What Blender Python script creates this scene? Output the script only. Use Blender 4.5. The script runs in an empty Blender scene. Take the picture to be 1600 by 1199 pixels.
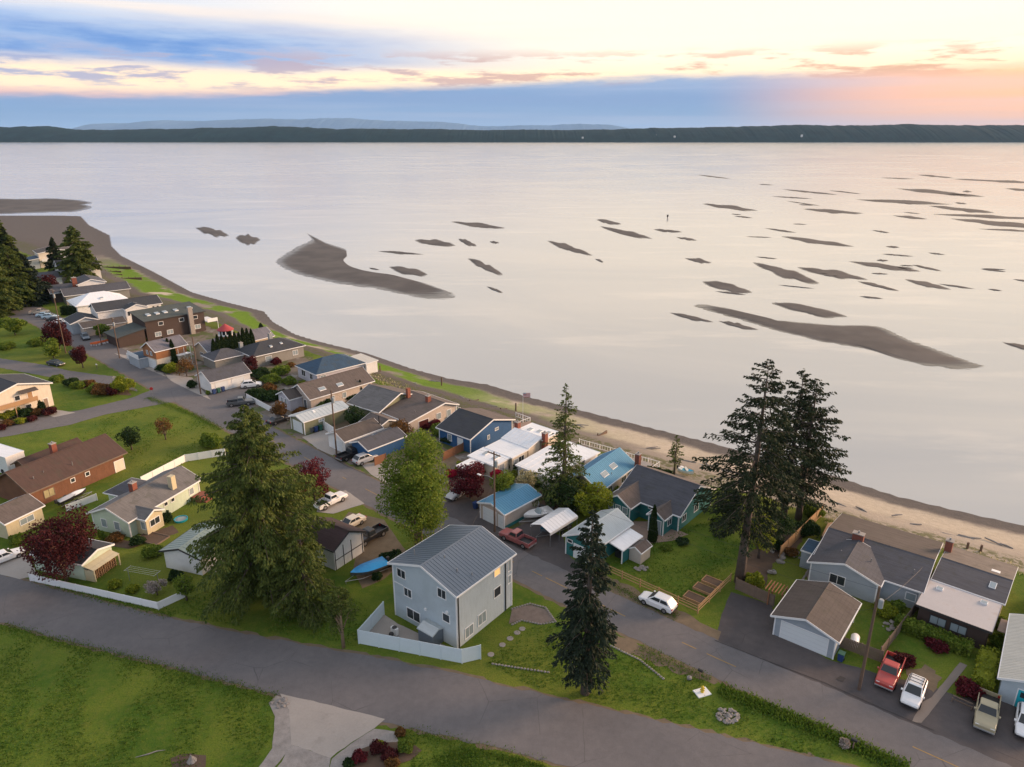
import bpy, math, random
import numpy as np
from mathutils import Vector, Matrix

SC = bpy.context.scene
COL = SC.collection
R = math.radians
# ------------------------------------------------------------------ camera
F, H = 1110.0, 53.0                       # focal length in photo pixels, drone height over the road (m)
PITCH = math.atan((599.5 - 211) / F)
cP, sP = math.cos(PITCH), math.sin(PITCH)
cam = bpy.data.cameras.new('camera'); camo = bpy.data.objects.new('camera', cam); COL.objects.link(camo)
cam.sensor_fit = 'HORIZONTAL'; cam.sensor_width = 36; cam.lens = 36 * F / 1600
cam.clip_start = 0.5; cam.clip_end = 200000
camo.location = (0, 0, H); camo.rotation_euler = (math.pi / 2 - PITCH, 0, 0)
SC.camera = camo

# ------------------------------------------------------------------ light
SUN_AZ, SUN_EL = R(72), R(14)             # clockwise from +Y
sun = bpy.data.lights.new('sun', 'SUN'); suno = bpy.data.objects.new('sun', sun); COL.objects.link(suno)
sun.energy = 4.6; sun.angle = R(20); sun.color = (1.0, 0.64, 0.40)
sd = Vector((math.sin(SUN_AZ) * math.cos(SUN_EL), math.cos(SUN_AZ) * math.cos(SUN_EL), math.sin(SUN_EL)))
suno.rotation_euler = sd.to_track_quat('Z', 'Y').to_euler()
SC.view_settings.view_transform = 'Standard'; SC.view_settings.look = 'None'
SC.view_settings.exposure = 0.50; SC.view_settings.gamma = 1.0

class NT:
    """tiny node-tree writer"""
    def __init__(s, tree): s.t = tree; s.n = tree.nodes; s.l = tree.links
    def node(s, typ, **kw):
        n = s.n.new(typ)
        for k, v in kw.items():
            if k.startswith('i_'):
                key = k[2:]
                key = int(key) if key.isdigit() else key.replace('_', ' ')
                s.put(n.inputs[key], v)
            else: setattr(n, k, v)
        return n
    def put(s, sock, v):
        if isinstance(v, bpy.types.NodeSocket): s.l.new(v, sock)
        elif isinstance(v, bpy.types.Node): s.l.new(v.outputs[0], sock)
        else:
            if isinstance(v, (tuple, list)) and len(v) == 3 and sock.type == 'RGBA': v = (*v, 1)
            sock.default_value = v
    def math(s, op, a, b=0.0, c=None, clamp=False):
        n = s.n.new('ShaderNodeMath'); n.operation = op; n.use_clamp = clamp
        s.put(n.inputs[0], a); s.put(n.inputs[1], b)
        if c is not None: s.put(n.inputs[2], c)
        return n.outputs[0]
    def mix(s, f, a, b, blend='MIX'):
        n = s.n.new('ShaderNodeMix'); n.data_type = 'RGBA'; n.blend_type = blend
        s.put(n.inputs[0], f); s.put(n.inputs[6], a); s.put(n.inputs[7], b)
        return n.outputs[2]
    def step(s, x, a, b):
        n = s.n.new('ShaderNodeMapRange'); n.interpolation_type = 'SMOOTHSTEP'
        s.put(n.inputs[0], x); s.put(n.inputs[1], a); s.put(n.inputs[2], b)
        return n.outputs[0]
    def noise(s, vec, scale, detail=3.0, rough=0.55):
        n = s.n.new('ShaderNodeTexNoise')
        s.put(n.inputs['Vector'], vec); n.inputs['Scale'].default_value = scale
        n.inputs['Detail'].default_value = detail; n.inputs['Roughness'].default_value = rough
        return n.outputs[0]
    def comb(s, x, y, z):
        n = s.n.new('ShaderNodeCombineXYZ'); s.put(n.inputs[0], x); s.put(n.inputs[1], y); s.put(n.inputs[2], z)
        return n.outputs[0]

world = bpy.data.worlds.new('World'); SC.world = world; world.use_nodes = True
def build_world():
    t = NT(world.node_tree); t.n.clear()
    tc = t.node('ShaderNodeTexCoord')
    sep = t.node('ShaderNodeSeparateXYZ', i_0=tc.outputs['Generated'])
    X, Y, Z = sep.outputs
    az = t.math('MULTIPLY', t.math('ARCTAN2', X, Y), 57.2958)          # degrees, + to the right
    el = t.math('MULTIPLY', t.math('ARCSINE', Z), 57.2958)
    # angular nearness to the sunset, 0 (opposite) .. 1 (towards it)
    near = t.math('MULTIPLY_ADD', t.math('COSINE', t.math('MULTIPLY', t.math('SUBTRACT', az, 48.0), 0.0174533)), 0.5, 0.5)
    glow = t.step(near, 0.50, 1.0)
    # warp so cloud layers sag and drift
    v1 = t.comb(t.math('MULTIPLY', az, 0.035), t.math('MULTIPLY', el, 0.26), 0.0)
    n1 = t.noise(v1, 1.0, 5, 0.6)
    v2 = t.comb(t.math('MULTIPLY', az, 0.16), t.math('MULTIPLY', el, 1.15), 4.0)
    n2 = t.noise(v2, 1.0, 6, 0.62)
    v3 = t.comb(t.math('MULTIPLY', az, 0.02), t.math('MULTIPLY', el, 0.55), 9.0)
    n3 = t.noise(v3, 1.0, 4, 0.55)
    e2 = t.math('ADD', el, t.math('MULTIPLY_ADD', n1, 2.0, -1.0))
    e3 = t.math('ADD', el, t.math('MULTIPLY_ADD', n2, 1.3, -0.65))
    sky = t.node('ShaderNodeTexSky', sky_type='NISHITA', sun_disc=False, sun_elevation=SUN_EL, sun_rotation=SUN_AZ, altitude=50.0)
    nish = t.mix(1.0, sky.outputs[0], (0.07, 0.07, 0.07), 'MULTIPLY')
    # thin high cloud veil: cool away from the sunset, cream near it
    hi = t.mix(t.step(near, 0.45, 0.95), (0.40, 0.54, 0.78), (1.14, 0.95, 0.70))
    hi = t.mix(t.step(el, 10.0, 45.0), hi, (0.42, 0.48, 0.59))
    hi = t.mix(t.math('MULTIPLY', t.step(n3, 0.42, 0.64), t.math('MULTIPLY_ADD', glow, -0.4, 0.75)), hi, (1.0, 0.80, 0.62))
    c = t.mix(0.9, nish, hi)
    # warm gap between the cloud decks
    gap = t.math('MULTIPLY', t.step(e2, 1.6, 2.6), t.step(e2, 5.4, 3.8))
    c = t.mix(t.math('MULTIPLY', gap, 0.78), c, t.mix(t.step(e2, 2.4, 3.4), (1.0, 0.44, 0.26), (1.12, 0.80, 0.46)))
    # upper blue deck, thinning towards the sunset
    deck = t.math('MULTIPLY', t.step(e2, 3.9, 5.0), t.step(e2, 8.2, 5.8))
    deck = t.math('MULTIPLY', deck, t.step(near, 0.90, 0.66))
    c = t.mix(t.math('MULTIPLY', deck, 0.95), c, t.mix(t.step(n2, 0.3, 0.7), (0.09, 0.23, 0.54), (0.28, 0.40, 0.62)))
    # broken small clouds lit from below
    brk = t.math('MULTIPLY', t.step(n2, 0.48, 0.60), t.math('MULTIPLY', t.step(el, 2.4, 3.6), t.step(el, 6.2, 4.8)))
    c = t.mix(t.math('MULTIPLY', brk, 0.85), c, t.mix(glow, (0.26, 0.33, 0.54), (0.66, 0.34, 0.20)))
    # low deck on the horizon: slate blue, rising and turning salmon towards the sunset
    top = t.math('MULTIPLY_ADD', t.step(near, 0.60, 0.96), 1.5, 2.5)
    low = t.step(t.math('SUBTRACT', e3, top), 0.45, -0.45)
    lc = t.mix(t.step(near, 0.91, 0.99), (0.15, 0.28, 0.50), (1.14, 0.52, 0.22))
    lc = t.mix(t.math('MULTIPLY', t.step(el, 1.4, 0.2), 0.4), lc, (0.36, 0.50, 0.70))
    lc = t.mix(t.math('MULTIPLY', t.step(n3, 0.45, 0.7), 0.35), lc, (0.46, 0.50, 0.64))
    c = t.mix(t.math('MULTIPLY', low, 0.95), c, lc)
    bg = t.node('ShaderNodeBackground', i_Color=c, i_Strength=1.0)
    out = t.node('ShaderNodeOutputWorld'); t.l.new(bg.outputs[0], out.inputs[0])
build_world()

# ------------------------------------------------------------------ helpers
def G(px, py, z=0.0):
    """photo pixel -> point of the plane at height z (camera calibration above)"""
    x = (px - 800) / F; y = (py - 599.5) / F
    k = (H - z) / (cP * y + sP)
    return Vector((k * x, k * (cP - y * sP), z))

def height_of(base, top_py):
    """height of an upright thing standing at base whose tip shows at photo row top_py"""
    y = (top_py - 599.5) / F
    D = base.y
    return H - D * (sP + cP * y) / (cP - sP * y) - base.z

def prop(o, label=None, cat=None, group=None, kind=None):
    if label: o['label'] = label
    if cat: o['category'] = cat
    if group: o['group'] = group
    if kind: o['kind'] = kind
    return o

def empty(name, loc, rz=0.0, label=None, cat=None, group=None):
    o = bpy.data.objects.new(name, None); COL.objects.link(o)
    o.empty_display_size = 0.3
    o.location = loc; o.rotation_euler = (0, 0, rz)
    return prop(o, label, cat, group)

def copy_tree(o, parent=None):
    c = o.copy(); COL.objects.link(c); c.parent = parent
    for ch in o.children: copy_tree(ch, c)
    return c

class MB:
    def __init__(s): s.v = []; s.f = []; s.ch = []
    def add(s, vs, fs):
        b = len(s.v); s.ch.append((b, len(s.f))); s.v += [tuple(v) for v in vs]; s.f += [tuple(i + b for i in f) for f in fs]; return s
    def box(s, x0, x1, y0, y1, z0, z1):
        return s.hexa([(x0, y0, z0), (x1, y0, z0), (x1, y1, z0), (x0, y1, z0), (x0, y0, z1), (x1, y0, z1), (x1, y1, z1), (x0, y1, z1)])
    def hexa(s, p):
        return s.add(p, [(3, 2, 1, 0), (4, 5, 6, 7), (0, 1, 5, 4), (1, 2, 6, 5), (2, 3, 7, 6), (3, 0, 4, 7)])
    def prism(s, poly, a, b, axis='z'):
        """extrude a 2-D polygon between a and b along an axis"""
        n = len(poly)
        def P(u, v, w): return {'z': (u, v, w), 'y': (u, w, v), 'x': (w, u, v)}[axis]
        vs = [P(u, v, a) for u, v in poly] + [P(u, v, b) for u, v in poly]
        fs = [tuple(range(n))[::-1], tuple(range(n, 2 * n))] + [(i, (i + 1) % n, n + (i + 1) % n, n + i) for i in range(n)]
        return s.add(vs, fs)
    def tube(s, pts, rad, n=8, caps=True):
        pts = [Vector(p) for p in pts]
        if not isinstance(rad, (list, tuple)): rad = [rad] * len(pts)
        b = len(s.v); up0 = Vector((0, 0, 1))
        for i, p in enumerate(pts):
            d = (pts[min(i + 1, len(pts) - 1)] - pts[max(i - 1, 0)])
            d = d.normalized() if d.length > 1e-9 else up0
            a = d.cross(Vector((1, 0, 0)) if abs(d.x) < 0.8 else Vector((0, 1, 0))).normalized(); c = d.cross(a)
            for k in range(n):
                t = 2 * math.pi * k / n
                s.v.append(tuple(p + (a * math.cos(t) + c * math.sin(t)) * rad[i]))
        for i in range(len(pts) - 1):
            for k in range(n):
                s.f.append((b + i * n + k, b + i * n + (k + 1) % n, b + (i + 1) * n + (k + 1) % n, b + (i + 1) * n + k))
        if caps:
            s.f.append(tuple(b + k for k in range(n))[::-1]); e = b + (len(pts) - 1) * n
            s.f.append(tuple(e + k for k in range(n)))
        return s
    def lathe(s, prof, n=12, c=(0, 0, 0)):
        b = len(s.v)
        for r, z in prof:
            for k in range(n):
                t = 2 * math.pi * k / n; s.v.append((c[0] + r * math.cos(t), c[1] + r * math.sin(t), c[2] + z))
        for i in range(len(prof) - 1):
            for k in range(n):
                s.f.append((b + i * n + k, b + i * n + (k + 1) % n, b + (i + 1) * n + (k + 1) % n, b + (i + 1) * n + k))
        s.f.append(tuple(b + k for k in range(n))[::-1]); e = b + (len(prof) - 1) * n
        s.f.append(tuple(e + k for k in range(n)))
        return s
    def blob(s, c, r, seed=0, n=9, amp=0.2):
        rnd = random.Random(seed); b = len(s.v)
        ph = [rnd.uniform(0, 6.28) for _ in range(6)]
        rows = max(4, n // 2 + 1)
        for i in range(rows + 1):
            th = math.pi * i / rows
            for k in range(n):
                p = 2 * math.pi * k / n
                q = 1 + amp * (math.sin(2 * p + ph[0] + th) * 0.5 + math.sin(3 * p + ph[1] - 2 * th) * 0.5 + math.sin(3 * th + ph[2]) * 0.4)
                s.v.append((c[0] + r[0] * q * math.sin(th) * math.cos(p), c[1] + r[1] * q * math.sin(th) * math.sin(p), c[2] + r[2] * q * math.cos(th)))
        for i in range(rows):
            for k in range(n):
                s.f.append((b + i * n + k, b + (i + 1) * n + k, b + (i + 1) * n + (k + 1) % n, b + i * n + (k + 1) % n))
        return s
    def build_split(s, name, mat, parent=None):
        """every solid added is a piece of its own"""
        if len(s.ch) < 2: return s.build(name, mat, parent)
        ends = s.ch[1:] + [(len(s.v), len(s.f))]; first = None
        for (v0, f0), (v1, f1) in zip(s.ch, ends):
            m = MB(); m.v = s.v[v0:v1]; m.f = [tuple(i - v0 for i in f) for f in s.f[f0:f1]]
            o = m.build(name, mat, parent); first = first or o
        return first
    def build(s, name, mat, parent=None, loc=(0, 0, 0), rz=0.0, smooth=False, bevel=0.0):
        me = bpy.data.meshes.new(name); me.from_pydata(s.v, [], s.f); me.update()
        me.materials.append(MAT[mat] if isinstance(mat, str) else mat)
        if smooth: me.polygons.foreach_set('use_smooth', [True] * len(me.polygons))
        o = bpy.data.objects.new(name, me); COL.objects.link(o)
        o.parent = parent; o.location = loc; o.rotation_euler = (0, 0, rz)
        if bevel:
            m = o.modifiers.new('bevel', 'BEVEL'); m.width = bevel; m.segments = 2; m.limit_method = 'ANGLE'
        return o

def np_mesh(name, V, Q, mat, parent=None, loc=(0, 0, 0)):
    """fast mesh of quads from numpy arrays"""
    me = bpy.data.meshes.new(name); n = len(Q)
    me.vertices.add(len(V)); me.vertices.foreach_set('co', np.ascontiguousarray(V, dtype=np.float32).ravel())
    me.loops.add(n * 4); me.loops.foreach_set('vertex_index', np.ascontiguousarray(Q, dtype=np.int32).ravel())
    me.polygons.add(n); me.polygons.foreach_set('loop_start', np.arange(0, n * 4, 4, dtype=np.int32))
    me.update(calc_edges=True); me.validate()
    me.materials.append(MAT[mat])
    o = bpy.data.objects.new(name, me); COL.objects.link(o); o.parent = parent; o.location = loc
    return o

def cards(C, S, rng, axis=None, aspect=0.55, flat=0.0):
    """diamond leaf quads at points C, half-length S, long axis optional"""
    n = len(C)
    if axis is None:
        axis = rng.normal(size=(n, 3))
    axis = axis / (np.linalg.norm(axis, axis=1, keepdims=True) + 1e-9)
    o = rng.normal(size=(n, 3)); o[:, 2] *= (1 - flat)
    side = np.cross(axis, o); side /= (np.linalg.norm(side, axis=1, keepdims=True) + 1e-9)
    S = np.asarray(S).reshape(-1, 1) * np.ones((n, 1))
    V = np.empty((n, 4, 3)); V[:, 0] = C - axis * S; V[:, 1] = C + side * S * aspect
    V[:, 2] = C + axis * S; V[:, 3] = C - side * S * aspect
    return V.reshape(-1, 3), np.arange(n * 4).reshape(-1, 4)

# ------------------------------------------------------------------ materials
MAT = {}
def mat(name, color, rough=0.7, var=0.12, scale=1.5, bump=0.0, bscale=20.0, metal=0.0, spec=0.5, courses=0.0, streak=0.0, course_axis=2, stain=None):
    m = bpy.data.materials.new(name); m.use_nodes = True
    t = NT(m.node_tree); bsdf = t.n['Principled BSDF']
    tc = t.node('ShaderNodeTexCoord'); P = tc.outputs['Object']
    big = t.noise(P, scale, 4, 0.6); fine = t.noise(P, scale * 14, 2, 0.6)
    k = t.math('MULTIPLY_ADD', big, var * 2.2, 1 - var * 1.1)
    k = t.math('ADD', k, t.math('MULTIPLY_ADD', fine, var * 1.4, -var * 0.7))
    hgt = fine
    if courses:
        sp = t.node('ShaderNodeSeparateXYZ', i_0=P)
        fr = t.math('FRACT', t.math('DIVIDE', sp.outputs[course_axis], courses))
        k = t.math('MULTIPLY', k, t.math('MULTIPLY_ADD', t.step(fr, 0.0, 0.18), 0.16, 0.86))
        hgt = fr
    if streak:
        mp = t.node('ShaderNodeMapping', i_0=P); mp.inputs['Scale'].default_value = (0.35, 3.0, 0.6)
        sn = t.noise(mp.outputs[0], 1.3, 4, 0.65)
        k = t.math('MULTIPLY', k, t.math('MULTIPLY_ADD', t.step(sn, 0.4, 0.7), -streak, 1.0))
    col = t.mix(1.0, color, k, 'MULTIPLY')
    n = col.node; t.put(n.inputs[7], t.comb(k, k, k))
    if stain:
        sc, amt, lo = stain
        col = t.mix(t.math('MULTIPLY', t.step(t.noise(P, 0.6, 5, 0.7), lo, lo + 0.16), amt), col, sc)
    t.put(bsdf.inputs['Base Color'], col)
    bsdf.inputs['Roughness'].default_value = rough; bsdf.inputs['Metallic'].default_value = metal
    bsdf.inputs['Specular IOR Level'].default_value = spec
    if bump or courses:
        b = t.node('ShaderNodeBump', i_Strength=bump or 0.4, i_Distance=0.03, i_Height=hgt if courses else t.noise(P, bscale, 3, 0.6))
        t.put(bsdf.inputs['Normal'], b.outputs[0])
    MAT[name] = m
    return m

def leafmat(name, a, b, trans=0.25):
    """foliage: colour varies leaf clump by leaf clump between a and b"""
    m = bpy.data.materials.new(name); m.use_nodes = True
    t = NT(m.node_tree); bsdf = t.n['Principled BSDF']; out = t.n['Material Output']
    g = t.node('ShaderNodeNewGeometry'); tc = t.node('ShaderNodeTexCoord')
    big = t.noise(tc.outputs['Object'], 0.9, 3)
    f = t.math('ADD', t.math('MULTIPLY', g.outputs['Random Per Island'], 0.65), t.math('MULTIPLY_ADD', big, 1.0, -0.32), clamp=True)
    col = t.mix(f, a, b)
    t.put(bsdf.inputs['Base Color'], col); bsdf.inputs['Roughness'].default_value = 0.75
    bsdf.inputs['Specular IOR Level'].default_value = 0.2
    tr = t.node('ShaderNodeBsdfTranslucent', i_Color=col)
    mx = t.node('ShaderNodeMixShader', i_0=trans); t.l.new(bsdf.outputs[0], mx.inputs[1]); t.l.new(tr.outputs[0], mx.inputs[2])
    t.l.new(mx.outputs[0], out.inputs[0]); MAT[name] = m

def plain(name, color, rough=0.5, metal=0.0, emit=0.0, spec=0.5):
    m = bpy.data.materials.new(name); m.use_nodes = True
    t = NT(m.node_tree); b = t.n['Principled BSDF']
    tc = t.node('ShaderNodeTexCoord'); n = t.noise(tc.outputs['Object'], 3.0, 3)
    k = t.math('MULTIPLY_ADD', n, 0.16, 0.92)
    c = t.mix(1.0, color, t.comb(k, k, k), 'MULTIPLY')
    t.put(b.inputs['Base Color'], c); b.inputs['Roughness'].default_value = rough; b.inputs['Metallic'].default_value = metal
    b.inputs['Specular IOR Level'].default_value = spec
    if emit:
        t.put(b.inputs['Emission Color'], color); b.inputs['Emission Strength'].default_value = emit
    MAT[name] = m

# roofs
for nm, c in dict(roof_slate=(0.10, 0.105, 0.125), roof_brown=(0.115, 0.098, 0.090), roof_dark=(0.055, 0.062, 0.075), roof_rust=(0.105, 0.062, 0.050),
                  roof_grey=(0.19, 0.185, 0.185), roof_navy=(0.045, 0.10, 0.17), roof_mauve=(0.20, 0.20, 0.235), roof_green=(0.085, 0.105, 0.10),
                  roof_taupe=(0.15, 0.125, 0.115), roof_maroon=(0.075, 0.042, 0.042), roof_felt=(0.24, 0.205, 0.175)).items():
    mat(nm, tuple(v * 0.74 for v in c), 0.9, 0.2, 0.7, courses=0.14, streak=0.22, stain=((0.05, 0.052, 0.036), 0.4, 0.52))
mat('roof_red', (0.32, 0.045, 0.05), 0.7, 0.1)
mat('flat_white', (0.42, 0.41, 0.42), 0.8, 0.10, 0.6, stain=((0.36, 0.31, 0.28), 0.6, 0.52))
for nm, c in dict(metal_grey=(0.135, 0.17, 0.21), metal_blue=(0.09, 0.27, 0.42), metal_pale=(0.50, 0.55, 0.56), metal_white=(0.80, 0.82, 0.84), metal_sage=(0.23, 0.30, 0.28), metal_cream=(0.58, 0.56, 0.50)).items():
    mat(nm, c, 0.42, 0.07, 0.5, metal=0.15, streak=0.10)
# walls: lapped siding has a course every 18 cm
for nm, c in dict(wall_blue=(0.44, 0.52, 0.57), wall_palegreen=(0.50, 0.60, 0.49), wall_teal=(0.022, 0.16, 0.165), wall_royal=(0.02, 0.095, 0.24), wall_slate=(0.33, 0.38, 0.43),
                  wall_white=(0.72, 0.73, 0.72), wall_cream=(0.66, 0.60, 0.50), wall_tan=(0.46, 0.38, 0.28), wall_olive=(0.20, 0.21, 0.13), wall_grey=(0.24, 0.235, 0.215),
                  wall_taupe=(0.48, 0.42, 0.37), wall_darkbrown=(0.055, 0.036, 0.030), wall_orange=(0.33, 0.145, 0.06), wall_lilac=(0.50, 0.50, 0.56), wall_sand=(0.55, 0.49, 0.33), wall_beige=(0.46, 0.42, 0.38)).items():
    mat(nm, c, 0.75, 0.07, 0.5, courses=0.18, streak=0.10)
mat('wall_cedar', (0.155, 0.068, 0.036), 0.8, 0.22, 0.9, courses=0.22, course_axis=1, streak=0.2)
mat('brick', (0.22, 0.075, 0.05), 0.9, 0.25, 4.0, courses=0.08)
mat('stone', (0.30, 0.27, 0.24), 0.9, 0.35, 3.5, bump=0.5, bscale=5)
mat('trim_white', (0.74, 0.76, 0.77), 0.6, 0.04)
mat('trim_dark', (0.03, 0.03, 0.032), 0.6, 0.05)
mat('door_white', (0.66, 0.71, 0.73), 0.55, 0.04, courses=0.52)
mat('fence_vinyl', (0.60, 0.70, 0.74), 0.5, 0.05, 0.6, streak=0.05)
mat('cedar_fence', (0.26, 0.12, 0.06), 0.85, 0.25, 1.2)
mat('old_wood', (0.17, 0.125, 0.095), 0.9, 0.3, 1.5)
mat('new_wood', (0.36, 0.22, 0.11), 0.8, 0.2, 1.5)
mat('deck_wood', (0.36, 0.235, 0.14), 0.8, 0.15, 1.0, courses=0.16, course_axis=0)
mat('pole_wood', (0.13, 0.085, 0.06), 0.9, 0.3, 1.2)
mat('bark', (0.11, 0.085, 0.07), 0.95, 0.35, 2.5, bump=0.8, bscale=8)
mat('bark_pale', (0.24, 0.17, 0.11), 0.95, 0.3, 2.5, bump=0.8, bscale=8)
mat('rock', (0.26, 0.24, 0.225), 0.9, 0.35, 2.0, bump=0.6, bscale=4)
mat('concrete', (0.33, 0.305, 0.28), 0.9, 0.14, 0.35, bump=0.2, bscale=25, stain=((0.22, 0.20, 0.18), 0.5, 0.55))
mat('plastic_blue', (0.02, 0.05, 0.16), 0.5); mat('plastic_green', (0.02, 0.10, 0.07), 0.5); mat('plastic_black', (0.02, 0.02, 0.022), 0.5)
mat('tarp_blue', (0.015, 0.24, 0.58), 0.55, 0.12, 1.2, bump=0.6, bscale=3); mat('tarp_aqua', (0.03, 0.36, 0.52), 0.5, 0.1, 1.2)
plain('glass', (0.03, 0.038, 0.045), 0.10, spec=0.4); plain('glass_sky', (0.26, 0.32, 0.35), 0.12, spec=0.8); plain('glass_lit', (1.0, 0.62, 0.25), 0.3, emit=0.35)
plain('tyre', (0.018, 0.018, 0.018), 0.85); plain('rim', (0.42, 0.42, 0.43), 0.35, metal=0.8); plain('lamp_clear', (0.75, 0.76, 0.75), 0.2)
plain('lamp_red', (0.35, 0.015, 0.012), 0.3); plain('steel', (0.38, 0.39, 0.40), 0.4, metal=0.7); plain('gel_white', (0.78, 0.79, 0.79), 0.3)
plain('yellow', (0.62, 0.44, 0.03), 0.5); plain('orange', (0.75, 0.16, 0.04), 0.6); plain('red', (0.45, 0.03, 0.03), 0.5); plain('flag_red', (0.40, 0.06, 0.08), 0.8)
plain('turquoise', (0.01, 0.38, 0.48), 0.5); plain('ceramic', (0.30, 0.33, 0.34), 0.4)
for nm, c in dict(paint_white=(0.74, 0.75, 0.76), paint_red=(0.40, 0.055, 0.045), paint_black=(0.018, 0.019, 0.022), paint_silver=(0.42, 0.44, 0.46), paint_maroon=(0.30, 0.10, 0.10),
                  paint_gold=(0.36, 0.32, 0.21), paint_grey=(0.09, 0.10, 0.11), paint_bluegrey=(0.11, 0.15, 0.19), paint_cream=(0.70, 0.62, 0.50), paint_dkgreen=(0.018, 0.032, 0.036), paint_tan=(0.50, 0.42, 0.33), paint_sky=(0.38, 0.52, 0.62)).items():
    plain(nm, c, 0.28, spec=0.6)
# foliage
leafmat('fir', (0.007, 0.017, 0.009), (0.042, 0.056, 0.022), 0.15)
leafmat('spruce', (0.008, 0.018, 0.013), (0.036, 0.052, 0.028), 0.12)
leafmat('cedar', (0.032, 0.064, 0.012), (0.155, 0.185, 0.044), 0.3)
leafmat('leaf', (0.045, 0.110, 0.012), (0.25, 0.31, 0.045), 0.4)
leafmat('leaf_dark', (0.008, 0.026, 0.008), (0.045, 0.085, 0.022), 0.25)
leafmat('leaf_lime', (0.09, 0.15, 0.012), (0.32, 0.34, 0.03), 0.3)
leafmat('leaf_red', (0.045, 0.006, 0.010), (0.17, 0.025, 0.035), 0.25)
leafmat('leaf_maroon', (0.028, 0.007, 0.008), (0.11, 0.022, 0.025), 0.25)
leafmat('leaf_rust', (0.06, 0.04, 0.012), (0.24, 0.12, 0.04), 0.25)
leafmat('leaf_cream', (0.16, 0.18, 0.08), (0.62, 0.55, 0.34), 0.25)
leafmat('arbor', (0.008, 0.024, 0.007), (0.040, 0.066, 0.018), 0.15)
leafmat('blossom', (0.16, 0.16, 0.10), (0.55, 0.46, 0.46), 0.25)
leafmat('blossom_red', (0.30, 0.01, 0.04), (0.60, 0.04, 0.08), 0.25)
leafmat('weed', (0.048, 0.125, 0.012), (0.15, 0.22, 0.030), 0.4)
# ------------------------------------------------------------------ the setting
from mathutils.geometry import tessellate_polygon
WATER_Z = -2.5
SHORE = [(-700, 336), (0, 337), (90, 337), (127, 338), (140, 352), (172, 368), (175, 385), (190, 400), (240, 425), (300, 457), (352, 472), (412, 487), (425, 503), (460, 523), (500, 535), (570, 552),
         (640, 576), (700, 592), (760, 601), (830, 622), (900, 640), (1000, 665), (1100, 690), (1180, 711), (1290, 740), (1400, 776), (1500, 800), (1600, 822), (1900, 900), (2600, 1080)]
LAND = [(-700, 395), (0, 382), (60, 405), (110, 417), (150, 442), (175, 462), (230, 472), (320, 496), (400, 532), (480, 549), (560, 582), (640, 615), (720, 642), (800, 664), (880, 692), (950, 710), (1060, 748),
        (1200, 780), (1290, 812), (1400, 842), (1500, 866), (1600, 895), (1900, 985), (2600, 1200)]
def signed_dist(PX, PY, line, z):
    pts = [G(a, b, z) for a, b in line]
    best = np.full(PX.shape, 1e12); sgn = np.ones(PX.shape)
    for a, b in zip(pts[:-1], pts[1:]):
        dx, dy = b.x - a.x, b.y - a.y; L2 = dx * dx + dy * dy
        u = np.clip(((PX - a.x) * dx + (PY - a.y) * dy) / L2, 0, 1)
        ex, ey = PX - (a.x + u * dx), PY - (a.y + u * dy)
        d2 = ex * ex + ey * ey; m = d2 < best
        best[m] = d2[m]; sgn[m] = np.where(dx * ey - dy * ex < 0, 1.0, -1.0)[m]
    return np.sqrt(best) * sgn
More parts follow.
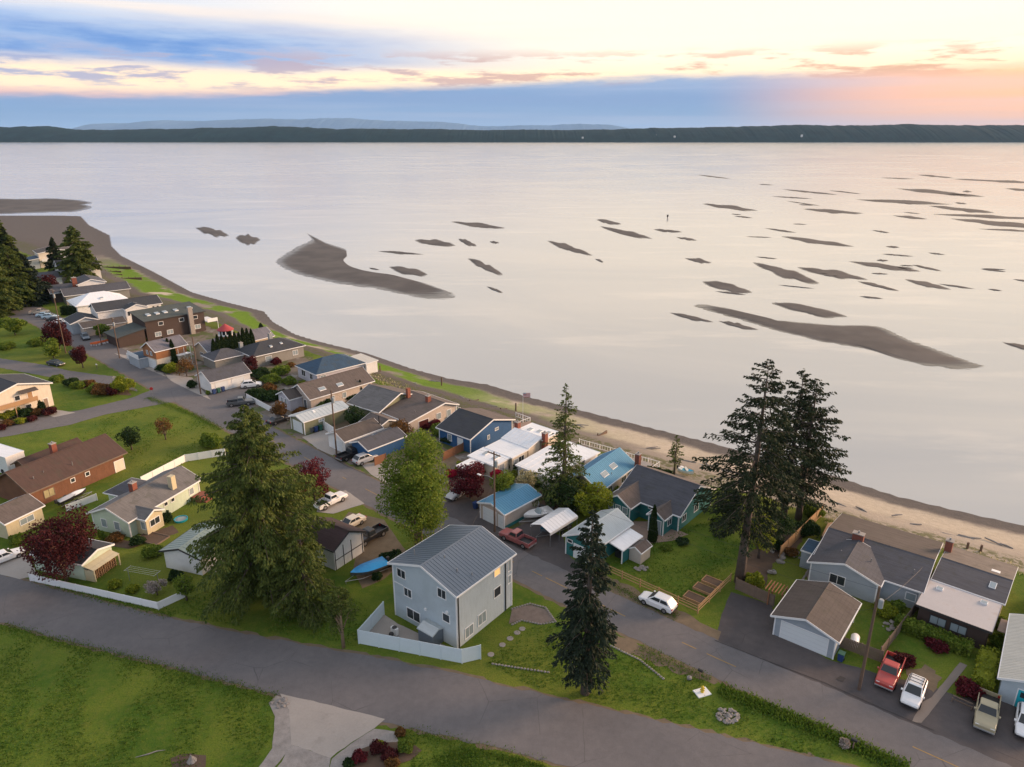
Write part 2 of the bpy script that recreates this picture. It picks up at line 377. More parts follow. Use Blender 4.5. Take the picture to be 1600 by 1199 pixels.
def ground_mat():
    m = bpy.data.materials.new('ground'); m.use_nodes = True
    t = NT(m.node_tree); b = t.n['Principled BSDF']
    P = t.node('ShaderNodeTexCoord').outputs['Object']
    at = t.node('ShaderNodeAttribute', attribute_name='shore').outputs['Fac']
    sep = t.node('ShaderNodeSeparateXYZ', i_0=P); X = sep.outputs[0]
    nb = t.noise(P, 0.03, 4); nm = t.noise(P, 0.16, 5, 0.62); nf = t.noise(P, 1.1, 4, 0.65); nx = t.noise(P, 6.0, 3, 0.7)
    # lawn
    g = t.mix(t.step(nm, 0.34, 0.66), (0.066, 0.126, 0.013), (0.140, 0.182, 0.022))
    g = t.mix(t.math('MULTIPLY', t.step(nf, 0.42, 0.70), 0.5), g, (0.16, 0.17, 0.030))
    g = t.mix(t.math('MULTIPLY', t.step(nb, 0.44, 0.60), 0.5), g, (0.185, 0.185, 0.032))
    g = t.mix(t.math('MULTIPLY', t.step(nx, 0.38, 0.68), 0.45), g, (0.028, 0.078, 0.008))
    # beach: wet silt, shingle, pale dry sand, green weed
    tn = t.math('ADD', at, t.math('MULTIPLY_ADD', nm, 0.24, -0.12))
    silt = t.mix(nf, (0.085, 0.078, 0.074), (0.15, 0.135, 0.125))
    sand = t.mix(nf, (0.33, 0.285, 0.23), (0.56, 0.49, 0.40))
    shin = t.mix(nx, (0.055, 0.048, 0.045), (0.16, 0.14, 0.13))
    weed = t.mix(nf, (0.055, 0.12, 0.010), (0.16, 0.26, 0.020))
    s = t.mix(t.math('MULTIPLY', t.step(tn, 0.14, 0.26), t.step(X, -210.0, -165.0)), silt, sand)
    far = t.step(X, 45.0, -10.0)
    s = t.mix(t.math('MULTIPLY', t.step(tn, 0.50, 0.64), t.math('MULTIPLY_ADD', far, 0.75, 0.25)), s, shin)
    s = t.mix(t.math('MULTIPLY', far, t.math('MULTIPLY', t.step(nb, 0.42, 0.52), 0.7)), s, silt)
    alg = t.math('MULTIPLY', t.step(tn, 0.16, 0.26), t.step(tn, 0.66, 0.54))
    alg = t.math('MULTIPLY', alg, t.math('MULTIPLY_ADD', t.step(X, 30.0, -25.0), 0.95, 0.05))
    alg = t.math('MULTIPLY', alg, t.step(X, -200.0, -165.0))
    alg = t.math('MULTIPLY', alg, t.step(t.noise(P, 0.09, 3), 0.36, 0.48))
    s = t.mix(alg, s, weed)
    wr = t.math('MULTIPLY', t.math('MULTIPLY', t.step(tn, 0.70, 0.80), t.step(tn, 0.98, 0.90)), t.step(nf, 0.42, 0.55))
    s = t.mix(t.math('MULTIPLY', wr, 0.8), s, t.mix(nx, (0.035, 0.045, 0.015), (0.14, 0.15, 0.05)))
    c = t.mix(t.step(tn, 0.96, 1.02), s, g)
    t.put(b.inputs['Base Color'], c); b.inputs['Roughness'].default_value = 0.95; b.inputs['Specular IOR Level'].default_value = 0.15
    bp = t.node('ShaderNodeBump', i_Strength=0.7, i_Distance=0.12, i_Height=t.math('ADD', nx, t.math('MULTIPLY', nf, 1.5)))
    t.put(b.inputs['Normal'], bp.outputs[0]); MAT['ground'] = m
ground_mat()
def build_ground():
    xs = np.arange(-640, 262, 2.0); ys = np.arange(-60, 702, 2.0)
    XX, YY = np.meshgrid(xs, ys)
    dS = signed_dist(XX, YY, SHORE, WATER_Z); dB = signed_dist(XX, YY, LAND, 0)
    T = np.where(dB >= 0, 1 + dB / 10, np.where(dS <= 0, dS / 20, dS / np.maximum(dS - dB, 1e-6)))
    u = np.clip(T, 0, 1); Z = -2.49 + 2.49 * (u * u * (3 - 2 * u)) + np.where(T < 0, np.maximum(dS * 0.04, -3), 0)
    ny, nx = XX.shape; idx = np.arange(ny * nx).reshape(ny, nx)
    Q = np.stack([idx[:-1, :-1], idx[:-1, 1:], idx[1:, 1:], idx[1:, :-1]], -1).reshape(-1, 4)
    o = np_mesh('ground', np.stack([XX, YY, Z], -1).reshape(-1, 3), Q, 'ground')
    a = o.data.attributes.new('shore', 'FLOAT', 'POINT'); a.data.foreach_set('value', np.clip(T, -2, 3).astype(np.float32).ravel())
    o.data.polygons.foreach_set('use_smooth', [True] * len(o.data.polygons))
    prop(o, kind='structure')
build_ground()

def water_mat():
    m = bpy.data.materials.new('water'); m.use_nodes = True
    t = NT(m.node_tree); b = t.n['Principled BSDF']
    P = t.node('ShaderNodeTexCoord').outputs['Object']
    mp = t.node('ShaderNodeMapping', i_0=P); mp.inputs['Scale'].default_value = (0.0045, 0.0085, 1); mp.inputs['Rotation'].default_value = (0, 0, R(18))
    sn = t.node('ShaderNodeTexNoise', i_Vector=mp.outputs[0], i_Scale=1.0, i_Detail=5.0, i_Roughness=0.5, i_Distortion=1.6); s = sn.outputs[0]
    mp2 = t.node('ShaderNodeMapping', i_0=P); mp2.inputs['Scale'].default_value = (0.016, 0.05, 1); mp2.inputs['Rotation'].default_value = (0, 0, R(28))
    s2 = t.noise(mp2.outputs[0], 1.0, 5, 0.6)
    c = t.mix(t.step(s, 0.30, 0.70), (0.32, 0.355, 0.385), (0.43, 0.445, 0.44))
    c = t.mix(t.math('MULTIPLY', t.step(s2, 0.5, 0.72), 0.6), c, (0.55, 0.54, 0.51))
    t.put(b.inputs['Base Color'], c)
    b.inputs['IOR'].default_value = 1.5
    t.put(b.inputs['Roughness'], t.math('MULTIPLY_ADD', s, 0.14, 0.10)); b.inputs['Specular IOR Level'].default_value = 0.75
    rip = t.noise(P, 0.9, 3, 0.6); rip2 = t.noise(P, 0.12, 4, 0.6)
    bp = t.node('ShaderNodeBump', i_Strength=0.12, i_Distance=0.08, i_Height=t.math('ADD', rip, t.math('MULTIPLY', rip2, 2.0)))
    t.put(b.inputs['Normal'], bp.outputs[0]); MAT['water'] = m
water_mat()
wm = MB(); wm.add([(-28000, -400, WATER_Z), (28000, -400, WATER_Z), (28000, 28000, WATER_Z), (-28000, 28000, WATER_Z)], [(0, 1, 2, 3)])
prop(wm.build('water', 'water'), kind='structure')

# sand bars: low mounds just clear of the water
def sandbar_mat():
    m = bpy.data.materials.new('sandbar'); m.use_nodes = True; t = NT(m.node_tree); b = t.n['Principled BSDF']; out = t.n['Material Output']
    P = t.node('ShaderNodeTexCoord').outputs['Object']; at = t.node('ShaderNodeAttribute', attribute_name='dry').outputs['Fac']
    n1 = t.noise(P, 0.07, 4, 0.6); n2 = t.noise(P, 0.9, 4, 0.65)
    mp = t.node('ShaderNodeMapping', i_0=P); mp.inputs['Scale'].default_value = (0.10, 0.70, 1); mp.inputs['Rotation'].default_value = (0, 0, R(12)); n3 = t.noise(mp.outputs[0], 1.0, 5, 0.65)
    c = t.mix(t.step(n1, 0.35, 0.65), (0.056, 0.054, 0.055), (0.100, 0.094, 0.090)); c = t.mix(t.math('MULTIPLY', n2, 0.5), c, (0.07, 0.064, 0.06))
    wet = t.math('ADD', at, t.math('MULTIPLY_ADD', n3, 0.9, -0.45))
    t.put(b.inputs['Base Color'], c); t.put(b.inputs['Roughness'], t.math('MULTIPLY_ADD', t.step(wet, 0.2, 0.7), 0.6, 0.3))
    tr = t.node('ShaderNodeBsdfTransparent'); mx = t.node('ShaderNodeMixShader', i_0=t.step(wet, 0.02, 0.16)); t.l.new(tr.outputs[0], mx.inputs[1]); t.l.new(b.outputs[0], mx.inputs[2]); t.l.new(mx.outputs[0], out.inputs[0])
    MAT['sandbar'] = m
sandbar_mat()
def bar(px_poly, seed=0, rough=0.35):
    rnd = random.Random(seed); pts = []
    n = len(px_poly)
    for i in range(n):                                   # Catmull-Rom through the outline
        p0, p1, p2, p3 = (px_poly[(i + k - 1) % n] for k in range(4))
        for j in range(5):
            t = j / 5
            pts.append(tuple(0.5 * (2 * p1[k] + (p2[k] - p0[k]) * t + (2 * p0[k] - 5 * p1[k] + 4 * p2[k] - p3[k]) * t * t + (3 * p1[k] - p0[k] - 3 * p2[k] + p3[k]) * t ** 3) for k in (0, 1)))
    W = [G(x, y + rnd.uniform(-rough, rough), WATER_Z) for x, y in pts]
    c = sum(W, Vector()) / len(W); N = len(W)
    m = MB(); vs = [(p.x, p.y, WATER_Z + 0.01) for p in W]
    for k, z in ((.16, .05), (.36, .16)): vs += [(p.x + (c.x - p.x) * k, p.y + (c.y - p.y) * k, WATER_Z + z) for p in W]
    fs = [(r * N + i, r * N + (i + 1) % N, (r + 1) * N + (i + 1) % N, (r + 1) * N + i) for r in (0, 1) for i in range(N)]
    m.add(vs, fs)
    tri = tessellate_polygon([[Vector((v[0], v[1], 0)) for v in vs[2 * N:]]])
    m.f += [tuple(2 * N + i for i in f) for f in tri]
    o = m.build('sandbar', 'sandbar')
    a = o.data.attributes.new('dry', 'FLOAT', 'POINT'); a.data.foreach_set('value', [0.0] * N + [0.55] * N + [1.0] * N)
    prop(o, kind='structure')
def lens(x1, y1, x2, y2, th, seed):
    rnd = random.Random(seed); up = []; lo = []
    for i in range(9):
        t = i / 8; x = x1 + (x2 - x1) * t; y = y1 + (y2 - y1) * t
        w = th * 0.5 * max(0.04, math.sin(math.pi * min(1, max(0, t)))) ** 0.75
        up.append((x, y - w * rnd.uniform(0.6, 1.25))); lo.append((x, y + w * rnd.uniform(0.6, 1.2)))
    bar(up + lo[::-1][1:-1], seed, 0.2)
bar([(432, 412), (438, 401), (471, 382), (486, 374), (480, 365), (492, 371), (511, 380), (541, 391), (533, 404), (550, 419), (594, 432), (655, 441), (690, 452), (712, 461), (699, 469), (659, 467), (594, 453), (524, 443), (462, 428)], 1)
bar([(1083, 478), (1130, 480), (1200, 499), (1300, 507), (1370, 511), (1420, 530), (1500, 560), (1538, 573), (1500, 578), (1430, 568), (1350, 545), (1290, 535), (1200, 513), (1150, 498)], 2, 1.0)
bar([(-60, 312), (40, 311), (80, 310), (125, 313), (146, 317), (134, 320), (145, 324), (120, 331), (60, 333), (-60, 335)], 3, 0.2)
for i, a in enumerate([(305, 357, 358, 369, 13), (368, 373, 407, 376, 18), (704, 347, 790, 357, 8), (648, 376, 712, 384, 12), (716, 374, 745, 385, 9), (590, 393, 662, 398, 4), (608, 418, 668, 430, 15), (731, 405, 786, 430, 13),
        (760, 448, 786, 458, 5), (576, 419, 593, 422, 3), (765, 378, 780, 380, 4), (855, 377, 926, 400, 11), (930, 405, 943, 410, 4), (932, 344, 971, 351, 8), (937, 354, 1020, 374, 9), (1020, 359, 1066, 363, 5), (1056, 371, 1089, 376, 4),
        (1097, 319, 1185, 330, 7), (1254, 327, 1350, 334, 7), (1220, 370, 1335, 386, 8), (1070, 404, 1112, 411, 7), (1176, 411, 1282, 444, 17), (1245, 418, 1357, 438, 12), (1325, 409, 1440, 425, 8), (1340, 440, 1405, 455, 6),
        (1413, 437, 1486, 453, 8), (1425, 414, 1472, 424, 4), (1097, 441, 1175, 458, 15), (1203, 474, 1325, 496, 16), (1046, 489, 1115, 504, 8), (1122, 502, 1185, 516, 8), (1337, 312, 1490, 320, 6), (1400, 295, 1540, 308, 7),
        (1470, 303, 1530, 307, 4), (1485, 280, 1640, 287, 4), (1375, 278, 1430, 280, 2), (1222, 296, 1310, 305, 3), (1450, 322, 1555, 333, 7), (1455, 335, 1640, 343, 5), (1485, 342, 1640, 357, 9), (1570, 295, 1640, 300, 5),
        (1395, 337, 1450, 343, 4), (1528, 358, 1640, 363, 3), (1565, 535, 1650, 556, 8), (1195, 357, 1245, 364, 3), (1205, 307, 1270, 311, 2)]):
    lens(*a, 10 + i)
rnd = random.Random(33)
for i in range(34):
    x = rnd.uniform(1080, 1600); y = rnd.uniform(272, 470); w = rnd.uniform(14, 60); lens(x, y, x + w, y + w * rnd.uniform(.03, .18), rnd.uniform(1.2, 3.2), 200 + i)

# far shore: wooded ridges about six kilometres away, mountains far behind with haze blue in their base colour
def ridge(name, dist, x0, x1, n, base, prof, matn, seed, jag, depth):
    rng = np.random.default_rng(seed); xs = np.linspace(x0, x1, n)
    h = np.interp(xs, [p[0] for p in prof], [p[1] for p in prof])
    def fbm(k, a): return a * np.interp(xs, np.linspace(x0, x1, k), rng.normal(size=k))
    h = h + fbm(24, jag * 0.8) + fbm(80, jag * 0.5) + fbm(300, jag * 0.35) + rng.normal(size=n) * jag * 0.25
    rows = 7; V = []
    for r in range(rows):
        u = r / (rows - 1)
        V.append(np.stack([xs, np.full(n, dist + depth * u), base + (h - base) * (1 - (1 - u) ** 1.8) + rng.normal(size=n) * jag * 0.12 * (0 < r < rows - 1)], -1))
    V = np.concatenate(V); idx = np.arange(rows * n).reshape(rows, n)
    Q = np.stack([idx[:-1, :-1], idx[:-1, 1:], idx[1:, 1:], idx[1:, :-1]], -1).reshape(-1, 4)
    o = np_mesh(name, V, Q, matn); o.data.polygons.foreach_set('use_smooth', [True] * len(o.data.polygons)); prop(o, kind='structure')
mat('far_forest', (0.012, 0.032, 0.036), 1.0, 0.6, 0.010, spec=0.1)
mat('mountain', (0.17, 0.27, 0.42), 1.0, 0.2, 0.0006, spec=0.0, stain=((0.6, 0.62, 0.66), 0.0, 0.6))  # distance haze put into the base colour as pale blue; no snow shows
D0 = (H - WATER_Z) * F / 10.5
sx = D0 / F
def rp(px, py): return ((px - 800) * sx * 1.0, H + (211 - py) * sx)
ridge('far_shore_hills', D0, -9000, 9000, 2200, WATER_Z - 1, [(-9000, 150), rp(0, 199), rp(60, 197), rp(120, 203), rp(300, 202), rp(420, 199), rp(520, 203), rp(700, 202), rp(860, 203), rp(980, 203), rp(1120, 200), rp(1260, 195), rp(1420, 195), rp(1600, 196), (9000, 150)], 'far_forest', 5, 5.0, 500)
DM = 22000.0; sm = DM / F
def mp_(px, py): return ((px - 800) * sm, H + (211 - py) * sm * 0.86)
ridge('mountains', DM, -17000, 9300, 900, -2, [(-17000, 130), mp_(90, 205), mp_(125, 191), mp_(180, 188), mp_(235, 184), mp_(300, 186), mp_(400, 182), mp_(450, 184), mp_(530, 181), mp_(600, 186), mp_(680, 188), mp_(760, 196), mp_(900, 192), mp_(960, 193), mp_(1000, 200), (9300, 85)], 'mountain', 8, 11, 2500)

# ------------------------------------------------------------------ roads, drives, beds
def asphalt(name, base, warm):
    m = bpy.data.materials.new(name); m.use_nodes = True
    t = NT(m.node_tree); b = t.n['Principled BSDF']
    P = t.node('ShaderNodeTexCoord').outputs['Object']
    n1 = t.noise(P, 0.12, 5, 0.65); n2 = t.noise(P, 1.2, 4, 0.6); n3 = t.noise(P, 16.0, 2, 0.7)
    c = t.mix(t.step(n1, 0.3, 0.7), tuple(v * 0.92 for v in base), tuple(v * 1.08 for v in warm))
    k = t.math('ADD', t.math('MULTIPLY_ADD', n3, 0.5, 0.62), t.math('MULTIPLY_ADD', n2, 0.36, -0.05))
    c = t.mix(1.0, c, t.comb(k, k, k), 'MULTIPLY')
    vo = t.node('ShaderNodeTexVoronoi', feature='DISTANCE_TO_EDGE', i_Scale=0.16, i_Vector=t.mix(0.12, P, t.node('ShaderNodeTexNoise', i_Vector=P, i_Scale=0.8).outputs[1]))
    crack = t.math('MULTIPLY', t.step(vo.outputs[0], 0.006, 0.0), t.step(n1, 0.45, 0.6))
    c = t.mix(t.math('MULTIPLY', crack, 0.45), c, (0.03, 0.028, 0.028))
    t.put(b.inputs['Base Color'], c); b.inputs['Roughness'].default_value = 0.9; b.inputs['Specular IOR Level'].default_value = 0.25
    bp = t.node('ShaderNodeBump', i_Strength=0.3, i_Distance=0.02, i_Height=n3); t.put(b.inputs['Normal'], bp.outputs[0])
    MAT[name] = m
asphalt('asphalt', (0.138, 0.134, 0.140), (0.143, 0.136, 0.139))
asphalt('asphalt_dark', (0.075, 0.070, 0.074), (0.10, 0.088, 0.086))
mat('gravel', (0.27, 0.25, 0.235), 0.95, 0.45, 1.2, bump=0.8, bscale=14)
mat('soil', (0.10, 0.066, 0.045), 0.95, 0.35, 0.8, bump=0.6, bscale=6)
mat('verge', (0.15, 0.115, 0.075), 0.95, 0.4, 0.9, bump=0.6, bscale=6)
mat('paving', (0.27, 0.20, 0.16), 0.9, 0.2, 1.5)
mat('road_yellow', (0.34, 0.215, 0.055), 0.85, 0.35, 2.5)
mat('seam_tar', (0.035, 0.032, 0.033), 0.8, 0.2)
def sheet(name, poly, z, matn, jit=0.10, step=0.7, world=False, kind='structure', label=None, cat=None):
    rnd = random.Random(len(poly) * 7 + int(abs(poly[0][0]))); W = [Vector((p[0], p[1], z)) if world else G(p[0], p[1], z) for p in poly]; out = []
    for a, b in zip(W, W[1:] + W[:1]):
        n = max(1, min(90, int((b - a).length / step)))
        for k in range(n):
            p = a.lerp(b, k / n); out.append(Vector((p.x + rnd.uniform(-jit, jit), p.y + rnd.uniform(-jit, jit), z)))
    tri = tessellate_polygon([out]); m = MB(); m.add(out, tri)
    o = m.build(name, matn)
    if o.data.polygons and o.data.polygons[0].normal.z < 0: o.data.flip_normals()
    return prop(o, label, cat, None, kind)
# the beach road, with its centre line
RC = [(-60, 440), (40, 484), (150, 541), (300, 622), (420, 686), (541, 749), (680, 820), (805, 880), (977, 963.5), (1120, 1029), (1290, 1105), (1450, 1178), (1700, 1290)]
rc = [G(*p) for p in RC]
def offset_line(pts, d):
    out = []
    for i, p in enumerate(pts):
        t = (pts[min(i + 1, len(pts) - 1)] - pts[max(i - 1, 0)]).normalized(); out.append(p + Vector((-t.y, t.x, 0)) * d)
    return out
wd = [4.5, 4.2, 4.0, 3.6, 3.2, 3.1, 3.0, 2.9, 2.85, 2.85, 2.9, 3.0, 3.0]
lft = [p + (q - p) * w for p, q, w in zip(rc, offset_line(rc, 1), wd)]; rgt = [p + (q - p) * w for p, q, w in zip(rc, offset_line(rc, -1), wd)]
lf2 = [p + (q - p) * (w + .45) for p, q, w in zip(rc, offset_line(rc, 1), wd)]; rg2 = [p + (q - p) * (w + .45) for p, q, w in zip(rc, offset_line(rc, -1), wd)]
sheet('road_shoulder', [(p.x, p.y) for p in lf2 + rg2[::-1]], 0.006, 'verge', 0.22, world=True)
UP = [(-300, 838), (0, 897), (100, 924), (250, 962), (400, 994), (560, 1022), (700, 1050), (850, 1085), (1000, 1120), (1100, 1143), (1290, 1188), (1400, 1214), (1700, 1290)]; LO = [(1500, 1340), (1000, 1226), (890, 1198), (760, 1165), (600, 1130), (430, 1086), (300, 1051), (100, 1000), (0, 972), (-300, 900)]
sheet('road_shoulder', [(x, y - 3.5) for x, y in UP] + [(x, y + 4) for x, y in LO], 0.005, 'verge', 0.22)
sheet('beach_road', [(p.x, p.y) for p in lft + rgt[::-1]], 0.020, 'asphalt', 0.14, world=True)
sheet('upper_road', [(-300, 838), (0, 897), (100, 924), (250, 962), (400, 994), (560, 1022), (700, 1050), (850, 1085), (1000, 1120), (1100, 1143), (1290, 1188), (1400, 1214), (1700, 1290), (1500, 1340), (1000, 1226), (890, 1198), (760, 1165), (600, 1130), (430, 1086), (300, 1051), (100, 1000), (0, 972), (-300, 900)], 0.024, 'asphalt', 0.16)
sheet('side_road', [(-200, 545), (0, 560), (73, 571), (106, 579), (156, 586), (200, 590), (215, 612), (143, 596), (81, 590), (49, 584), (0, 575), (-200, 558)], 0.026, 'asphalt')
sheet('side_road', [(-200, 695), (0, 664), (80, 649), (130, 640), (205, 622), (245, 606), (272, 628), (163, 648), (110, 664), (0, 684), (-200, 722)], 0.028, 'asphalt')
sheet('parking_area', [(-40, 452), (40, 472), (58, 500), (108, 512), (120, 522), (150, 530), (140, 545), (95, 520), (60, 505), (25, 500), (-40, 478)], 0.030, 'asphalt')
# drives and aprons along the beach side
def drive(poly, m, z=0.012): return sheet('driveway', poly, z, m, 0.05)
drive([(1117, 1001), (1128, 960), (1142, 925), (1205, 945), (1222, 985), (1292, 1030), (1352, 1046), (1392, 1060), (1440, 1066), (1500, 1090), (1560, 1086), (1700, 1110), (1700, 1290), (1459, 1155), (1379, 1120), (1290, 1080), (1105, 1008)], 'asphalt_dark')
drive([(735, 850), (700, 815), (690, 790), (722, 770), (760, 800), (790, 830), (830, 815), (880, 840), (890, 870), (940, 905), (950, 925), (945, 940), (905, 915), (800, 866)], 'asphalt_dark')
drive([(545, 800), (600, 812), (640, 870), (600, 905), (566, 920), (552, 890), (560, 850), (520, 830)], 'verge')
drive([(497, 780), (540, 766), (570, 787), (520, 803), (495, 800)], 'concrete', 0.036)
drive([(472, 683), (520, 668), (545, 685), (520, 712), (497, 702)], 'concrete', 0.036)
drive([(560, 722), (610, 725), (640, 745), (615, 762), (580, 742)], 'concrete', 0.036)
drive([(255, 585), (300, 590), (318, 612), (330, 625), (300, 612), (270, 597)], 'concrete', 0.036)
drive([(318, 612), (400, 605), (395, 640), (440, 660), (418, 672), (370, 645), (330, 628)], 'asphalt')
drive([(178, 552), (225, 560), (250, 578), (262, 590), (225, 575)], 'concrete', 0.036)
drive([(85, 640), (118, 645), (85, 652), (66, 646)], 'concrete', 0.036)
drive([(-40, 890), (0, 868), (40, 865), (60, 900), (30, 905), (0, 898)], 'concrete', 0.036)
drive([(437, 1084), (520, 1103), (602, 1124), (585, 1138), (550, 1160), (516, 1184), (455, 1163), (452, 1110)], 'concrete', 0.036)
drive([(455, 1163), (516, 1184), (512, 1225), (410, 1225), (440, 1190)], 'gravel', 0.034)
sheet('gravel_strip', [(432, 1086), (446, 1092), (456, 1110), (455, 1163), (438, 1190), (405, 1225), (385, 1225), (425, 1170), (430, 1120), (420, 1098)], 0.030, 'gravel', 0.06)
sheet('gravel_strip', [(585, 1139), (617, 1143), (622, 1158), (590, 1170), (560, 1190), (545, 1225), (512, 1225), (518, 1186), (550, 1161)], 0.030, 'gravel', 0.06)
sheet('garden_bed', [(540, 1199), (556, 1172), (590, 1160), (640, 1160), (660, 1172), (640, 1188), (590, 1210)], 0.045, 'soil')
# verges, paths, beds
sheet('dirt_verge', [(950, 984), (1000, 1006), (1060, 1036), (1120, 1066), (1112, 1070), (1040, 1044), (985, 1020), (945, 1000)], 0.016, 'verge', 0.3)
sheet('dirt_verge', [(938, 912), (1000, 945), (1065, 972), (1118, 1000), (1122, 985), (1070, 958), (1010, 930), (945, 896)], 0.014, 'verge', 0.3)
mat('gravel_brown', (0.17, 0.135, 0.115), 0.95, 0.4, 1.5, bump=0.8, bscale=14)
mat('path_grey', (0.20, 0.172, 0.152), 0.9, 0.15, 0.5)
sheet('gravel_patio', [(795, 975), (800, 952), (830, 945), (852, 952), (866, 970), (845, 974), (815, 968)], 0.034, 'gravel_brown', 0.04)
sheet('paved_path', [(1258, 895), (1270, 880), (1278, 862), (1292, 868), (1290, 905), (1325, 925), (1285, 935), (1268, 918)], 0.034, 'paving', 0.04)
sheet('concrete_path', [(1500, 1035), (1512, 1040), (1470, 1092), (1440, 1130), (1425, 1128), (1440, 1098), (1455, 1090)], 0.036, 'path_grey', 0.03)
sheet('garden_bed', [(1160, 870), (1200, 845), (1260, 812), (1275, 808), (1250, 850), (1205, 885), (1195, 915), (1160, 905)], 0.016, 'soil', 0.2)
sheet('garden_bed', [(1418, 1045), (1450, 1040), (1475, 1062), (1462, 1082), (1425, 1066)], 0.016, 'verge', 0.3)
sheet('garden_bed', [(60, 640), (0, 655), (-30, 668), (0, 672), (60, 660), (95, 648)], 0.016, 'soil', 0.2)
sheet('garden_bed', [(110, 590), (150, 596), (200, 608), (205, 618), (165, 615), (105, 602)], 0.014, 'soil', 0.2)
sheet('garden_bed', [(165, 840), (205, 845), (270, 820), (280, 832), (200, 858), (160, 852)], 0.016, 'soil', 0.15)
sheet('patio', [(985, 815), (1030, 815), (1075, 835), (1050, 845), (1010, 850), (975, 835)], 0.034, 'paving', 0.05)
sheet('patio', [(560, 1003), (600, 960), (622, 975), (715, 1018), (745, 1022), (722, 1034), (640, 1020)], 0.030, 'concrete', 0.03)
sheet('yard_soil', [(440, 640), (470, 620), (560, 660), (680, 690), (720, 720), (690, 740), (600, 690), (500, 665)], 0.010, 'verge', 0.3)
sheet('yard_soil', [(690, 760), (720, 740), (860, 770), (900, 800), (890, 830), (830, 800), (760, 790)], 0.010, 'soil', 0.3)
def yard_mat():
    m = bpy.data.materials.new('yard'); m.use_nodes = True; t = NT(m.node_tree); b = t.n['Principled BSDF']; P = t.node('ShaderNodeTexCoord').outputs['Object']
    n1 = t.noise(P, 0.22, 3, 0.6); n2 = t.noise(P, 1.6, 4, 0.65)
    c = t.mix(t.step(n1, 0.42, 0.50), (0.075, 0.095, 0.025), (0.15, 0.125, 0.10)); c = t.mix(t.step(n1, 0.56, 0.62), c, (0.22, 0.205, 0.19)); k = t.math('MULTIPLY_ADD', n2, 1.0, 0.5)
    t.put(b.inputs['Base Color'], t.mix(1.0, c, t.comb(k, k, k), 'MULTIPLY')); b.inputs['Roughness'].default_value = 0.95; MAT['yard'] = m
yard_mat()
sheet('yard_ground', [(210, 560), (300, 602), (420, 662), (520, 712), (600, 752), (700, 800), (760, 832), (860, 820), (900, 800), (960, 800), (990, 760), (930, 712), (800, 672), (640, 622), (560, 590), (480, 556), (400, 538), (320, 508), (200, 478), (130, 478), (150, 520)], .008, 'yard', .5)
sheet('manhole_cover', [(1313, 1056), (1322, 1060), (1316, 1066), (1306, 1061)], 0.040, 'seam_tar', 0.0)
for pts in ([(1325, 1078), (1352, 1070), (1375, 1082), (1350, 1092)], [(1135, 1000), (1150, 990), (1166, 998), (1150, 1010)], [(640, 800), (660, 808), (645, 815), (625, 806)], [(470, 735), (490, 745), (480, 752), (462, 742)]):
    sheet('asphalt_patch', pts, .031, 'asphalt_dark', .03)
# worn yellow centre line: dashes broken by wear
rnd = random.Random(4); dash = offset_line(rc, 0.0)
for i in range(4, len(rc) - 1):
    a, b = rc[i], rc[i + 1]; L = (b - a).length; s = 0.0; d = (b - a).normalized(); nrm = Vector((-d.y, d.x, 0))
    while s < L - 0.5:
        e = min(L, s + rnd.uniform(1.5, 5.0))
        if rnd.random() < 0.72:
            p, q = a + d * s, a + d * e
            m = MB(); m.add([(*(p - nrm * 0.05).xy, 0.026), (*(q - nrm * 0.05).xy, 0.026), (*(q + nrm * 0.05).xy, 0.026), (*(p + nrm * 0.05).xy, 0.026)], [(0, 1, 2, 3)])
            prop(m.build('road_marking', 'road_yellow'), kind='structure')
        s = e + rnd.uniform(0.2, 1.5)
# tar seams between road and aprons
for poly in ([(1117, 1001), (1200, 1034), (1290, 1068), (1379, 1108), (1459, 1142)], [(497, 702), (540, 728), (580, 745)]):
    for a, b in zip(poly, poly[1:]):
        p, q = G(*a), G(*b); nrm = Vector((-(q - p).y, (q - p).x, 0)).normalized() * 0.05
        m = MB(); m.add([(*(p - nrm).xy, 0.042), (*(q - nrm).xy, 0.042), (*(q + nrm).xy, 0.042), (*(p + nrm).xy, 0.042)], [(0, 1, 2, 3)])
        prop(m.build('tar_seam', 'seam_tar'), kind='structure')

# a handful of pale houses along the far waterline
rnd = random.Random(21)
for px in (262, 268, 318, 322, 330, 905, 1018, 1042, 1066, 1090, 1150, 1230, 1370, 1455):
    x = (px - 800) * D0 / F * 1.01; y = D0 + rnd.uniform(60, 200); z0 = (2 if px < 400 else rnd.uniform(18, 48)); w_, d_, h_ = rnd.uniform(12, 20), 10, rnd.uniform(6, 9)
    m = MB(); m.box(-w_ / 2, w_ / 2, -d_ / 2, d_ / 2, -12, h_); m.prism([(-d_ / 2 - 1, h_), (d_ / 2 + 1, h_), (0, h_ + 4)], -w_ / 2 - 1, w_ / 2 + 1, 'x')
    prop(m.build('far_house', 'wall_white', None, (x, y, z0)), 'tiny pale house among the trees of the far shore', 'house', 'houses on the far shore')
